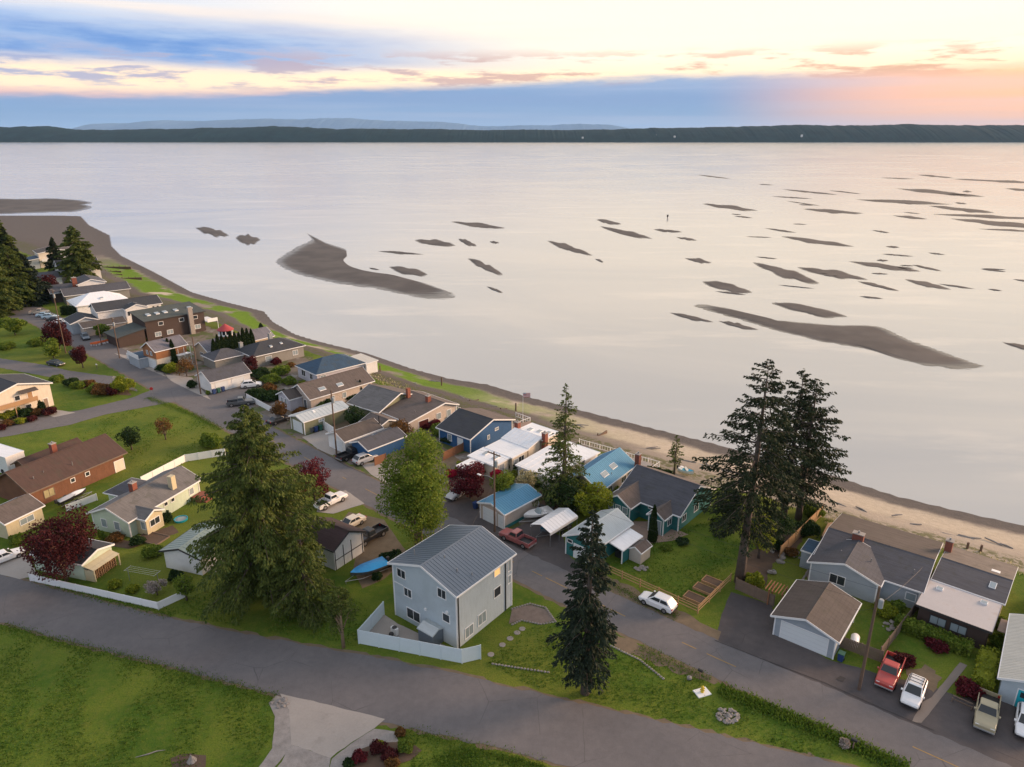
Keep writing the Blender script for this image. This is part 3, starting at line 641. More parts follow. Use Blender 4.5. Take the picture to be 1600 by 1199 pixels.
# ------------------------------------------------------------------ buildings
class House:
    """local x runs along the shore (to the right), y towards the water; origin under the near roof corner"""
    def __init__(s, name, label, M, h, ang, cat='house', group=None):
        p = G(M[0], M[1], h); s.root = empty(name, (p.x, p.y, 0), R(ang), label, cat, group)
    def block(s, x0, x1, y0, y1, h, rise, ridge, wall, roof, o=0.4, kind='gable', zb=0.0, trim='trim_white', seams=0.0, t=0.13, ribs_parts=False, walls=True, rp=.5):
        rt = s.root; wx0, wx1, wy0, wy1 = x0 + o, x1 - o, y0 + o, y1 - o
        s.w = (wx0, wx1, wy0, wy1)
        if kind == 'flat':
            if walls: MB().box(wx0, wx1, wy0, wy1, zb, h - 0.002).build('wall', wall, rt)
            r = MB().box(x0, x1, y0, y1, h, h + t).build('roof', roof, rt)
            f = MB()
            for a in ((x0 - .03, x1 + .03, y0 - .03, y0 - .002), (x0 - .03, x1 + .03, y1 + .002, y1 + .03), (x0 - .03, x0 - .002, y0, y1), (x1 + .002, x1 + .03, y0, y1)): f.box(*a, h - .06, h + t + .03)
            f.build('fascia', trim, rt); s.rf = r; return r
        if kind == 'shed':                         # low side at y0, high side at y1 (ridge 'x') or low at x1 (ridge 'y')
            if ridge == 'x':
                zz = lambda x, y: h + rise * (y - y0) / (y1 - y0)
            else:
                zz = lambda x, y: h + rise * (x1 - x) / (x1 - x0)
            if walls:
                c = [(wx0, wy0), (wx1, wy0), (wx1, wy1), (wx0, wy1)]
                MB().hexa([(x, y, zb) for x, y in c] + [(x, y, zz(x, y) - .004) for x, y in c]).build('wall', wall, rt)
            c = [(x0, y0), (x1, y0), (x1, y1), (x0, y1)]
            r = MB().hexa([(x, y, zz(x, y)) for x, y in c] + [(x, y, zz(x, y) + t) for x, y in c]).build('roof', roof, rt)
            f = MB()
            for (a, b) in zip(c, c[1:] + c[:1]):
                d = Vector((b[0] - a[0], b[1] - a[1])).normalized(); n = Vector((d.y, -d.x)); q = []
                for k in (.003, .035):
                    q.append([(a[0] + n.x * k, a[1] + n.y * k), (b[0] + n.x * k, b[1] + n.y * k)])
                pts = [q[0][0], q[0][1], q[1][1], q[1][0]]
                f.hexa([(x, y, zz(x, y) - .08) for x, y in pts] + [(x, y, zz(x, y) + t + .015) for x, y in pts])
            f.build('fascia', trim, rt)
            if seams: s.shed_seams(r, x0, x1, y0, y1, zz, t, ridge, seams, roof)
            s.rf = r; return r
        # gable / hip in a frame where the ridge runs along a, across is b
        sw = ridge == 'y'
        A0, A1, B0, B1 = (y0, y1, x0, x1) if sw else (x0, x1, y0, y1)
        P = (lambda a, b, z: (b, a, z)) if sw else (lambda a, b, z: (a, b, z))
        bm = B0 + (B1 - B0) * rp; hw = (B1 - B0) / 2
        zz = lambda b: h + rise * (1 - ((bm - b) / (bm - B0) if b < bm else (b - bm) / (B1 - bm)))
        if not sw: s.rs = (x0, x1, bm + .17, y1, h + rise * (1 - .17 / (B1 - bm)) + t, h + t)
        if walls:
            if kind == 'gable':
                prof = [(B0 + o, zb), (B1 - o, zb), (B1 - o, zz(B1 - o) - .004), (bm, h + rise - .004), (B0 + o, zz(B0 + o) - .004)]
                MB().prism(prof, A0 + o, A1 - o, 'y' if sw else 'x').build('wall', wall, rt)
            else:
                MB().box(wx0, wx1, wy0, wy1, zb, h + .12).build('wall', wall, rt)
        rm = MB(); f = MB()
        if kind == 'gable':
            for b0 in (B0, B1):
                rm.hexa([P(A0, b0, h), P(A1, b0, h), P(A1, bm, h + rise), P(A0, bm, h + rise), P(A0, b0, h + t), P(A1, b0, h + t), P(A1, bm, h + rise + t), P(A0, bm, h + rise + t)])
                for a, e in ((A0, -1), (A1, 1)):       # rake boards
                    q = [(a + e * .004, b0), (a + e * .05, b0), (a + e * .05, bm), (a + e * .004, bm)]
                    f.hexa([P(u, v, zz(v) - .10) for u, v in q] + [P(u, v, zz(v) + t + .015) for u, v in q])
                e = -1 if b0 == B0 else 1              # gutter
                q = [(A0 - .05, b0 + e * .004), (A1 + .05, b0 + e * .004), (A1 + .05, b0 + e * .09), (A0 - .05, b0 + e * .09)]
                f.hexa([P(u, v, h - .06) for u, v in q] + [P(u, v, h + t - .01) for u, v in q])
        else:
            k = min(hw * 0.95, (A1 - A0) / 2 - .05)
            low = [P(A0, B0, h), P(A1, B0, h), P(A1, B1, h), P(A0, B1, h)]
            rm.add(low + [P(x[0], x[1], h + t) for x in ((A0, B0), (A1, B0), (A1, B1), (A0, B1))] + [P(A0 + k, bm, h + rise + t), P(A1 - k, bm, h + rise + t)],
                   [(3, 2, 1, 0), (0, 1, 5, 4), (1, 2, 6, 5), (2, 3, 7, 6), (3, 0, 4, 7), (4, 5, 9, 8), (5, 6, 9), (6, 7, 8, 9), (7, 4, 8)])
            for a in ((x0 - .05, x1 + .05, y0 - .06, y0 - .003), (x0 - .05, x1 + .05, y1 + .003, y1 + .06), (x0 - .06, x0 - .003, y0, y1), (x1 + .003, x1 + .06, y0, y1)): f.box(*a, h - .06, h + t - .01)
        r = rm.build('roof', roof, rt); f.build('fascia', trim, rt); s.rf = r
        if kind == 'gable':
            MB().prism([(bm - .16, h + rise + t - .03), (bm + .16, h + rise + t - .03), (bm, h + rise + t + .045)], A0 - .02, A1 + .02, 'y' if sw else 'x').build('ridge_cap', roof, r)
            if seams:
                n = int((A1 - A0) / seams); 
                me = None
                for b0 in (B0, B1):
                    first = None
                    for i in range(1, n):
                        a = A0 + (A1 - A0) * i / n
                        q = [(a - .025, b0), (a + .025, b0), (a + .025, bm), (a - .025, bm)]
                        if first is None or not ribs_parts:
                            m = first if (first and not ribs_parts) else MB()
                            m.hexa([P(u, v, zz(v) + t + .001) for u, v in q] + [P(u, v, zz(v) + t + .035) for u, v in q])
                            if ribs_parts:
                                first = m.build('roof_seam', roof, r); a_first = a
                            else: first = m
                        else:
                            c = first.copy(); COL.objects.link(c); c.parent = r
                            d = a - a_first; c.location = P(d, 0, 0)
                    if not ribs_parts and first: first.build('roof_seams', roof, r)
        return r
    def rear(s, m):
        """the water-side slope of the last x-ridge block, in another shingle"""
        x0, x1, y0, y1, z0, z1 = s.rs
        MB().hexa([(x0 - .01, y0, z0 + .002), (x1 + .01, y0, z0 + .002), (x1 + .01, y1 + .03, z1 + .002), (x0 - .01, y1 + .03, z1 + .002), (x0 - .01, y0, z0 + .03), (x1 + .01, y0, z0 + .03), (x1 + .01, y1 + .03, z1 + .03), (x0 - .01, y1 + .03, z1 + .03)]).build('rear_roof', m, s.rf)
    def shed_seams(s, r, x0, x1, y0, y1, zz, t, ridge, sp, roof):
        m = MB(); L = (x1 - x0) if ridge == 'x' else (y1 - y0); n = int(L / sp)
        for i in range(1, n):
            if ridge == 'x':
                a = x0 + L * i / n; q = [(a - .02, y0), (a + .02, y0), (a + .02, y1), (a - .02, y1)]
            else:
                a = y0 + L * i / n; q = [(x0, a - .02), (x1, a - .02), (x1, a + .02), (x0, a + .02)]
            m.hexa([(x, y, zz(x, y) + t + .001) for x, y in q] + [(x, y, zz(x, y) + t + .045) for x, y in q])
        m.build('roof_seams', roof, r)
    def P(s, face, u, z, n):
        x0, x1, y0, y1 = s.w
        if face == 'f': return (x0 + u, y0 - n, z)
        if face == 'b': return (x1 - u, y1 + n, z)
        if face == 'r': return (x1 + n, y0 + u, z)
        return (x0 - n, y1 - u, z)
    def pl(s, m, face, u0, u1, z0, z1, n0, n1):
        P = s.P; m.hexa([P(face, u0, z0, n0), P(face, u1, z0, n0), P(face, u1, z0, n1), P(face, u0, z0, n1), P(face, u0, z1, n0), P(face, u1, z1, n0), P(face, u1, z1, n1), P(face, u0, z1, n1)])
    def span(s, face): return (s.w[1] - s.w[0]) if face in 'fb' else (s.w[3] - s.w[2])
    def win(s, face, fr, z, w=1.2, h=1.1, mull=1, glass='glass', frame='trim_white'):
        """fr: place along the wall, 0 left .. 1 right as seen from outside"""
        c = fr * s.span(face); a, b, z0, z1 = c - w / 2, c + w / 2, z - h / 2, z + h / 2; k = .09
        m = MB()
        s.pl(m, face, a - k, b + k, z0 - k, z0, .002, .06); s.pl(m, face, a - k, b + k, z1, z1 + k, .002, .06)
        s.pl(m, face, a - k, a, z0, z1, .002, .06); s.pl(m, face, b, b + k, z0, z1, .002, .06)
        for i in range(1, mull + 1):
            q = a + w * i / (mull + 1); s.pl(m, face, q - .03, q + .03, z0, z1, .002, .05)
        wf = m.build('window', frame, s.root)
        for i in range(mull + 1):
            g = MB(); q0 = a + w * i / (mull + 1) + (.03 if i else 0); q1 = a + w * (i + 1) / (mull + 1) - (.03 if i < mull else 0)
            s.pl(g, face, q0, q1, z0, z1, .001, .022); g.build('pane', glass, wf)
    def door(s, face, fr, w=.95, h=2.05, m='door_white', frame='trim_white', name='door', z0=.02):
        c = fr * s.span(face); a, b = c - w / 2, c + w / 2
        d = MB(); s.pl(d, face, a, b, z0, z0 + h, .002, .03); dd = d.build(name, m, s.root)
        k = .10; q = MB(); s.pl(q, face, a - k, a, z0, z0 + h + k, .002, .05); s.pl(q, face, b, b + k, z0, z0 + h + k, .002, .05); s.pl(q, face, a, b, z0 + h, z0 + h + k, .002, .05)
        q.build('door_frame', frame, dd)
        if name == 'door':
            g = MB(); s.pl(g, face, b - .14, b - .08, z0 + .98, z0 + 1.06, .031, .08); g.build('handle', 'steel', dd)
    def corner_trim(s, zt, m='trim_white', faces='fr'):
        x0, x1, y0, y1 = s.w
        for (x, y) in ((x0, y0), (x1, y0), (x1, y1)): MB().box(x - .07, x + .07, y - .07, y + .07, 0.01, zt).build('corner_trim', m, s.root)
    def chimney(s, x, y, z0, z1, w=.7, m='brick', d=None):
        d = d or w; c = MB().box(x - w / 2, x + w / 2, y - d / 2, y + d / 2, z0, z1).build('chimney', m, s.root)
        MB().box(x - w / 2 - .06, x + w / 2 + .06, y - d / 2 - .06, y + d / 2 + .06, z1 + .002, z1 + .10).build('chimney_cap', 'concrete', c)
        MB().tube([(x, y, z1 + .10), (x, y, z1 + .4)], .12, 8).build('flue', 'steel', c)
    def vent(s, x, y, z):
        MB().tube([(x, y, z - .3), (x, y, z + .35)], .06, 8).build('vent_pipe', 'steel', s.root)
    def skylight(s, x, y, z, w, l, sx=0, sy=0, m='glass_sky', ang=None):
        """a curb with a pane lying on the roof slope (sx, sy = rise per metre along x, y)"""
        zf = lambda a, b: z + sx * a + sy * b
        for nm, k, lo, hi, mm in (('skylight', 0, -.12, .12, 'trim_white'), ('pane', .06, .121, .14, m)):
            c = [(-w / 2 + k, -l / 2 + k), (w / 2 - k, -l / 2 + k), (w / 2 - k, l / 2 - k), (-w / 2 + k, l / 2 - k)]
            o = MB().hexa([(x + a, y + b, zf(a, b) + lo) for a, b in c] + [(x + a, y + b, zf(a, b) + hi) for a, b in c]).build(nm, mm, s.root if nm == 'skylight' else o)
    def part(s, name, m, fn, bevel=0.0):
        q = MB(); fn(q); return q.build_split(name, m, s.root)

# --- the tall grey-blue house above the road
h = House('three_storey_house', 'tall three-storey grey-blue house with grey standing-seam metal roof and walled yard', (713, 934.5), 7.0, -37.5)
h.block(-10.4, 0, 0, 10.4, 7.0, 1.75, 'y', 'wall_blue', 'metal_grey', o=.38, seams=.44, ribs_parts=True, zb=-.3)
h.corner_trim(6.9)
for fr, z, w, hh, mu, gl in ((.14, 6.2, 1.25, 1.0, 1, 'glass'), (.785, 6.25, 1.15, 1.05, 1, 'glass'), (.235, 4.05, 1.1, 1.0, 1, 'glass'), (.84, 3.35, .95, .95, 0, 'glass'), (.31, 1.35, 2.0, 1.25, 1, 'glass')): h.win('f', fr, z, w, hh, mu, gl)
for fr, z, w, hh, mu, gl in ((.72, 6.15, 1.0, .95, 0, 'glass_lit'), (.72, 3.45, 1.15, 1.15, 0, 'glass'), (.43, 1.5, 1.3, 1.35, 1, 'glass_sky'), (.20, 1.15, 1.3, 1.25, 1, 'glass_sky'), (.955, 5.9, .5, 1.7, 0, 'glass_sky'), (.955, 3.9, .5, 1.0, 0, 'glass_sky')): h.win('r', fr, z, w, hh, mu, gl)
def dsp(q):
    x1 = h.w[1]; y0, y1 = h.w[2], h.w[3]
    q.box(x1 + .08, x1 + .19, y0 + .10, y0 + .21, .02, 6.85); q.box(x1 + .01, x1 + .12, y0 + (y1 - y0) * .87, y0 + (y1 - y0) * .87 + .11, .02, 6.85)
h.part('downspout', 'trim_dark', dsp)
h.part('belt_trim', 'trim_white', lambda q: q.box(h.w[0] + .08, h.w[0] + 1.55, h.w[2] - .035, h.w[2] - .002, 4.60, 4.72))
for x, y, z in ((-4.4, 3.0, 8.6), (-2.2, 2.6, 8.0), (-8.3, 2.2, 8.2), (-.9, 3.6, 7.5)): h.vent(x, y, z)
for fr, z in ((.52, 3.1), (.86, 4.2)):
    c = fr * h.span('f'); m = MB(); h.pl(m, 'f', c - .16, c + .16, z - .14, z + .14, .002, .16); m.build('wall_lamp', 'trim_white', h.root)
sh = House('garden_shed', 'small pale metal garden shed against the grey-blue house wall', (676, 993), 1.9, -37.5, 'shed')
sh.block(-2.3, 0, 0, 1.9, 1.75, .35, 'x', 'metal_grey', 'metal_pale', o=.04, trim='metal_pale', t=.05)

# --- beach row, from the boat garage to the right edge
h = House('blue_roof_garage', 'boat garage with bright blue metal roof beside the utility pole', (788, 806), 2.5, -43, 'garage')
h.block(-5.4, 0, 0, 8.0, 2.5, .85, 'y', 'wall_taupe', 'metal_blue', o=.3, seams=.42); h.corner_trim(2.5)
h.door('f', .40, 2.5, 2.1, name='garage_door'); h.door('f', .86, .8, 1.95)
h.part('wall_base', 'wall_teal', lambda q: q.box(h.w[1] + .002, h.w[1] + .03, h.w[2] + .1, h.w[3], .02, .5))

h = House('teal_garage', 'teal garage with pale ribbed metal roof and open lean-to', (930, 861), 2.7, -42, 'garage')
h.block(-5.3, 0, 0, 8.9, 2.7, 1.35, 'y', 'wall_teal', 'metal_pale', o=.35, seams=.30); h.corner_trim(2.7)
h.door('f', .58, 2.6, 2.1, name='garage_door'); h.win('f', .14, 2.2, .7, .4, 0)
h.block(-.3, 2.15, 3.2, 8.0, 2.05, .45, 'y', 'wall_teal', 'metal_white', o=.12, kind='shed', walls=False, t=.06)
x1 = 2.0
h.part('lean_to_wall', 'wall_teal', lambda q: q.box(x1 - .06, x1 + .02, 3.34, 7.86, .02, 2.04)); h.part('lean_to_back', 'wall_teal', lambda q: q.box(.02, x1 - .07, 7.8, 7.87, .02, 2.04))
h.part('lean_to_post', 'trim_white', lambda q: q.box(x1 - .10, x1 + .06, 3.26, 3.33, .02, 2.04))
h.part('stored_boxes', 'plastic_black', lambda q: (q.box(.3, 1.2, 4.2, 5.0, .02, .9), q.box(.9, 1.6, 5.2, 6.3, .02, 1.2)))

h = House('teal_house', 'teal cottage with slate hip-and-gable roof, two front gables and white windows', (1063, 809), 2.6, -41)
h.block(-10.6, 0, 0, 11.0, 2.6, 2.7, 'x', 'wall_teal', 'roof_slate', o=.45); h.corner_trim(2.6)
h.win('r', .16, 1.5, 1.1, 1.0); h.win('r', .52, 1.6, 1.2, 1.0); h.win('f', .56, 2.2, 1.1, .4, 0)
h.rear('roof_taupe')
h.block(-11.0, -6.4, -2.7, 4.6, 2.62, 1.45, 'y', 'wall_teal', 'roof_taupe', o=.35)
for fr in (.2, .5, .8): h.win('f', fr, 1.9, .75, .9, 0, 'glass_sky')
h.corner_trim(2.6); h.part('flower_box', 'trim_white', lambda q: q.box(h.w[0] + .6, h.w[1] - .5, h.w[2] - .25, h.w[2] - .01, 1.0, 1.15))
h.block(-4.0, -1.2, -2.3, 3.2, 2.55, .95, 'y', 'wall_teal', 'roof_taupe', o=.25); h.corner_trim(2.5)
h.door('f', .55, 1.3, 2.1, 'glass_sky', name='glazed_door'); h.win('r', .35, 1.5, 1.0, .9)

h = House('garden_hut', 'tiny weathered garden hut with taupe roof beside the columnar cypress', (1002, 866), 1.7, -42, 'shed')
h.block(-2.0, 0, 0, 2.6, 1.7, .6, 'y', 'wall_beige', 'roof_taupe', o=.12, t=.07)

h = House('blue_roof_house', 'beach house with long blue metal roof and two skylights', (937.6, 770.6), 2.7, -37)
h.block(-6.6, 0, 0, 11.8, 2.7, 2.1, 'y', 'wall_beige', 'metal_blue', o=.4, seams=.40)
h.win('r', .3, 1.6, 1.2, 1.0); h.win('r', .7, 1.6, 1.4, 1.0)
h.skylight(-1.5, 3.9, 3.75, .75, 1.6, sx=-.62); h.skylight(-1.7, 6.9, 3.88, .75, 1.6, sx=-.62); h.chimney(.35, 11.2, .02, 5.0, .75)
h.vent(-1.0, 5.2, 3.4)

h = House('white_roof_house', 'rambling house of stepped white flat roofs with brick chimneys', (826, 702), 2.9, -42)
h.block(-6.4, 0, 0, 3.6, 2.9, .9, 'x', 'wall_cream', 'metal_white', o=.3, kind='shed', seams=.9)
h.block(-6.2, .2, 3.4, 8.2, 3.35, .25, 'x', 'wall_cream', 'metal_white', o=.25, kind='flat')
for x, y in ((-4.4, 5.6), (-2.6, 6.0), (-1.0, 6.6)): h.skylight(x, y, 3.5, .9, .9, m='glass_sky')
h.chimney(-6.6, 4.6, .02, 4.6, .8); h.chimney(.3, 3.9, .02, 4.7, .8)
h.block(-6.3, .05, -4.2, .1, 2.6, .2, 'x', 'wall_cream', 'metal_white', o=.25, kind='shed'); h.win('r', .6, 1.7, 1.3, .9); h.door('r', .25, .9, 2.0, 'wall_slate')
h.block(-6.6, -.4, -8.0, -4.1, 2.3, .25, 'x', 'wall_cream', 'metal_white', o=.25, kind='shed'); h.door('r', .5, 1.2, 2.0, 'wall_slate')
h.skylight(-4.6, -5.6, 2.62, .8, 1.3, sy=.06); h.skylight(-2.2, -5.8, 2.6, .8, 1.3, sy=.06)
h.block(-5.6, -2.6, -11.6, -7.9, 2.1, .15, 'x', 'wall_cream', 'metal_white', o=.2, kind='shed', seams=.9)

h = House('white_flat_house', 'low house with one broad white roof behind the tall thin fir', (862, 750), 2.6, -42)
h.block(-7.6, 0, 0, 8.6, 2.6, .5, 'x', 'wall_white', 'metal_white', o=.35, kind='shed', seams=1.2)
h.win('f', .3, 1.5, 1.6, 1.0); h.win('f', .12, 1.5, .9, 1.0); h.win('r', .5, 1.5, 1.3, 1.0)
h.block(-7.4, .2, 8.4, 12.6, 2.9, .3, 'x', 'wall_white', 'metal_white', o=.3, kind='flat')

h = House('royal_blue_house', 'deep blue house with dark shingle gable roof and white trim', (735, 688), 2.8, -40)
h.block(-8.6, 0, 0, 12.2, 2.8, 1.9, 'x', 'wall_royal', 'roof_dark', o=.45, trim='trim_white'); h.corner_trim(2.8)
h.rear('roof_taupe')
h.win('f', .34, 1.6, .9, 1.1, 0, 'glass_sky'); h.door('f', .68, 1.2, 2.1, 'door_white'); h.win('r', .42, 1.5, .5, .7, 0, 'glass_sky'); h.win('r', .62, 2.4, .9, .4, 0, 'glass_sky')

h = House('beige_house', 'beige house with dark taupe gable roof and glazed white door', (638, 662), 2.6, -42)
h.block(-11.0, 0, 0, 13.0, 2.6, 1.35, 'x', 'wall_taupe', 'roof_taupe', o=.45, rp=.72); h.corner_trim(2.6)
h.win('r', .62, 1.6, 1.0, 1.2, 0, 'glass_sky'); h.door('r', .84, 1.0, 2.1, 'glass_sky'); h.door('r', .30, 2.4, 1.9, 'leaf_maroon', name='porch_screen')
h.chimney(-3.4, 8.0, 3.4, 5.0, .8); h.vent(-2.2, 3.5, 3.3)
h.block(-8.0, -2.6, -5.2, .3, 2.3, 1.0, 'x', 'wall_grey', 'roof_taupe', o=.3)

h = House('olive_house', 'olive green house with grey gable roof, brick side chimney and white rake boards', (592, 646), 2.8, -36)
h.block(-9.0, 0, 0, 12.2, 2.8, 2.2, 'x', 'wall_olive', 'roof_grey', o=.45)
h.rear('roof_taupe')
h.win('r', .26, 1.8, .9, .9); h.win('r', .48, 2.2, .9, .9); h.part('chimney', 'brick', lambda q: (q.box(.03, .75, 7.0, 8.6, .02, 3.0), q.box(.05, .6, 7.4, 8.2, 3.0, 5.7)))

h = House('long_brown_house', 'long house with dark brown shingle roof, skylights and taupe siding', (484, 626), 2.7, -43)
h.block(-8.4, 0, 0, 16.0, 2.7, 2.3, 'y', 'wall_taupe', 'roof_taupe', o=.45)
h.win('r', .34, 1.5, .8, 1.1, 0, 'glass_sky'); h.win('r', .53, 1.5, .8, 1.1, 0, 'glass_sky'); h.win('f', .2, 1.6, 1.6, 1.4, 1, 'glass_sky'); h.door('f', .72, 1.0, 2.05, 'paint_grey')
h.skylight(-1.6, 4.0, 3.7, .8, 1.5, sx=-.55); h.skylight(-1.4, 8.2, 3.6, .8, 1.4, sx=-.55)
h.block(-8.6, -3.4, -2.6, 4.0, 2.5, 1.3, 'y', 'wall_lilac', 'roof_brown', o=.35); h.win('f', .3, 1.6, .7, 1.3, 0, 'glass_sky'); h.win('f', .62, 1.6, .7, 1.3, 0, 'glass_sky')

h = House('navy_roof_house', 'beach house with navy blue hipped roof and pale walls', (494, 587), 2.7, -46)
h.block(-9.6, 0, 0, 13.0, 2.7, 2.1, 'y', 'wall_lilac', 'roof_navy', o=.4, kind='hip')
h.win('r', .12, 1.6, 1.3, 1.2, 1, 'glass_sky'); h.win('f', .3, 1.6, 1.6, 1.3); h.win('f', .7, 1.6, 1.2, 1.2)
h.block(-7.0, .5, 12.6, 16.0, 2.6, .2, 'x', 'wall_white', 'metal_cream', o=.2, kind='shed', seams=.9)

h = House('grey_hip_house', 'grey house with dark hipped roof, two chimneys and white framed windows', (395, 559), 2.8, -44)
h.block(-9.8, 0, 0, 14.2, 2.8, 2.0, 'y', 'wall_grey', 'roof_dark', o=.45, kind='hip')
h.win('r', .28, 1.6, 1.5, 1.1, 0, 'glass_sky'); h.win('r', .82, 1.5, 1.3, 1.1, 1, 'glass_sky'); h.chimney(-9.0, 9.5, .02, 5.2, .9, 'ceramic'); h.chimney(-8.2, 1.2, .02, 4.6, .8, 'ceramic')
h.skylight(-2.6, 9.0, 4.0, .6, .6, sx=-.35); h.skylight(-2.2, 6.0, 3.9, .6, .6, sx=-.35)
h.block(-11.8, -4.6, -7.4, .6, 2.5, 1.5, 'y', 'wall_grey', 'roof_slate', o=.35, kind='hip')

h = House('white_garage', 'white two-door garage with blue-black gable roof at the foot of the pole', (328, 599), 2.5, -43, 'garage')
h.block(-7.2, 0, 0, 9.6, 2.5, 1.7, 'y', 'wall_white', 'roof_slate', o=.3)
h.door('r', .26, 2.7, 2.1, 'door_white', name='garage_door'); h.door('r', .68, 2.7, 2.1, 'door_white', name='garage_door')

h = House('tower_house', 'tan beach house with round red-capped lookout tower', (324, 551), 3.0, -38)
h.block(-7.0, 0, 0, 19.0, 3.0, 1.9, 'y', 'wall_tan', 'roof_mauve', o=.4); h.win('f', .5, 1.7, 1.3, 1.1)
tw = h.part('tower', 'wall_orange', lambda q: q.lathe([(1.75, .02), (1.75, 5.2)], 20, (-3.5, 7.4, 0)))
MB().lathe([(1.85, 5.21), (1.85, 5.5), (1.8, 5.55)], 20, (-3.5, 7.4, 0)).build('sill_ring', 'trim_white', tw)
MB().lathe([(1.6, 5.56), (1.6, 6.5)], 20, (-3.5, 7.4, 0)).build('glazing', 'glass', tw)
mu = MB()
for k in range(12):
    t = 2 * math.pi * k / 12; mu.tube([(-3.5 + 1.68 * math.cos(t), 7.4 + 1.68 * math.sin(t), 5.5), (-3.5 + 1.68 * math.cos(t), 7.4 + 1.68 * math.sin(t), 6.6)], .13, 6)
mu.build('mullion', 'trim_white', tw)
MB().lathe([(2.05, 6.6), (2.05, 6.72), (.05, 8.15)], 20, (-3.5, 7.4, 0)).build('tower_roof', 'roof_red', tw)

h = House('orange_garage_house', 'two-storey garage apartment with orange shingled upper floor and cream garage doors', (241.8, 551.3), 4.4, -36)
h.block(-6.6, 0, 0, 8.4, 4.4, 1.9, 'y', 'wall_orange', 'roof_mauve', o=.35)
h.part('lower_wall', 'wall_cream', lambda q: q.box(-6.27, -.33, .33, 8.1, .0, 2.5)); h.w = (-6.27, -.33, .33, 8.1)
h.door('f', .5, 4.4, 2.05, 'door_white', name='garage_door'); h.win('f', .35, 3.7, .7, .9, 0, 'glass_sky'); h.win('f', .65, 3.7, .7, .9, 0, 'glass_sky')
h.part('balcony', 'trim_white', lambda q: (q.box(-.3, 1.2, 5.0, 8.2, 2.5, 2.62), q.box(1.08, 1.16, 5.0, 5.08, .02, 4.3), q.box(1.08, 1.16, 6.5, 6.58, .02, 4.3), q.box(1.08, 1.16, 8.1, 8.18, .02, 4.3)))

h = House('blue_patio_house', 'low blue-grey building with flat deck roof and white railing', (216, 562), 2.4, -42)
h.block(-6.5, 0, 0, 7.5, 2.4, .1, 'x', 'wall_slate', 'roof_navy', o=.15, kind='flat', t=.1)
h.part('railing', 'trim_white', lambda q: (q.box(-6.5, .0, .05, .12, 2.5, 3.35), q.box(-6.5, 0, 7.38, 7.45, 2.52, 3.3)))

h = House('dark_brown_house', 'dark brown two-storey house with skylit shed roof and stone chimney', (224.7, 504), 5.6, -42)
h.block(-9.6, 0, 0, 17.0, 5.6, 1.3, 'y', 'wall_darkbrown', 'roof_green', o=.4, kind='shed', trim='trim_dark')
for y in (3.0, 5.4, 7.6, 10.6, 14.6): h.skylight(-4.4, y, 6.45, 1.5, 1.0, sx=-.135)
h.part('chimney', 'stone', lambda q: q.box(.02, .8, 11.8, 13.0, .02, 7.6))
for fr in (.18, .38, .86): h.win('r', fr, 1.6, 1.5, 1.1, 1, 'glass_sky')
for fr in (.25, .6, .84): h.win('r', fr, 4.4, 1.2, .9, 0)
h.block(-8.6, .6, -7.6, .2, 2.7, 1.3, 'x', 'wall_darkbrown', 'roof_green', o=.5, kind='shed', trim='trim_dark')
h.part('deck', 'trim_white', lambda q: (q.box(-6, .4, 17.0, 20.0, 2.4, 2.55), q.box(.3, .4, 17.0, 20.0, 2.56, 3.4), q.box(.28, .4, 19.9, 20.0, .02, 2.4)))

h = House('big_white_house', 'large white two-storey house with black shingle roof and a row of windows', (150, 489), 5.2, -48)
h.block(-9.0, 0, 0, 18.0, 5.2, 1.8, 'y', 'wall_white', 'roof_dark', o=.4)
for fr in (.87, .94): h.win('r', fr, 4.2, .6, .9, 0)
h.block(-1.8, 2.2, 7.0, 13.4, 5.2, 1.2, 'x', 'wall_white', 'roof_dark', o=.2)
for fr in (.12, .31, .50, .69, .88): h.win('r', fr, 4.0, .65, 1.2, 0)
h.block(-8.0, .5, -7.0, 1.0, 3.0, 1.4, 'x', 'wall_slate', 'roof_dark', o=.4); h.block(-3.0, 5.2, -5.0, 6.4, 2.4, .8, 'y', 'wall_taupe', 'roof_brown', o=.35)

h = House('white_hip_house', 'house with broad white hipped roof behind the row of parked cars', (118, 480), 3.0, -48)
h.block(-12.0, 0, 0, 15.5, 3.0, 2.6, 'y', 'wall_white', 'metal_white', o=.5, kind='hip'); h.skylight(-2.2, 8.0, 4.3, .8, 1.0, sx=-.43); h.win('r', .8, 1.6, 2, 1)
h = House('slate_roof_house', 'long low house with slate blue roof next to the white hipped roof', (100, 464), 3.0, -50)
h.block(-9.0, 0, 0, 20.0, 3.0, 1.8, 'y', 'wall_grey', 'roof_slate', o=.5)
h = House('dormer_house', 'two-storey house with white upper storey and brick chimney', (120, 446), 5.2, -50)
h.block(-11.0, 0, 0, 9.0, 5.2, 1.4, 'x', 'wall_white', 'roof_slate', o=.4); h.win('r', .35, 4.2, 1.0, .9); h.win('r', .65, 4.2, 1.0, .9); h.chimney(-2.0, -.2, .02, 7.5, 1.4)
h.block(-12.0, -.6, -8.0, .6, 3.2, 1.8, 'y', 'wall_darkbrown', 'roof_slate', o=.4)
h = House('white_gable_house', 'white gabled house with steep dark roof below the big green conifer', (92, 424), 5.4, -50)
h.block(-13.0, 0, 0, 14.0, 5.4, 3.0, 'y', 'wall_white', 'roof_dark', o=.4); h.win('f', .5, 6.4, 1.2, 1.5, 0); h.win('r', .3, 4, 1.6, 1.2); h.win('r', .7, 4, 1.6, 1.2)
h.block(-10.0, 3.0, -8.0, .5, 3.4, 1.6, 'y', 'wall_white', 'roof_slate', o=.4)
h = House('cream_balcony_house', 'cream house with white balcony on the wooded slope', (58, 397), 6.0, -50)
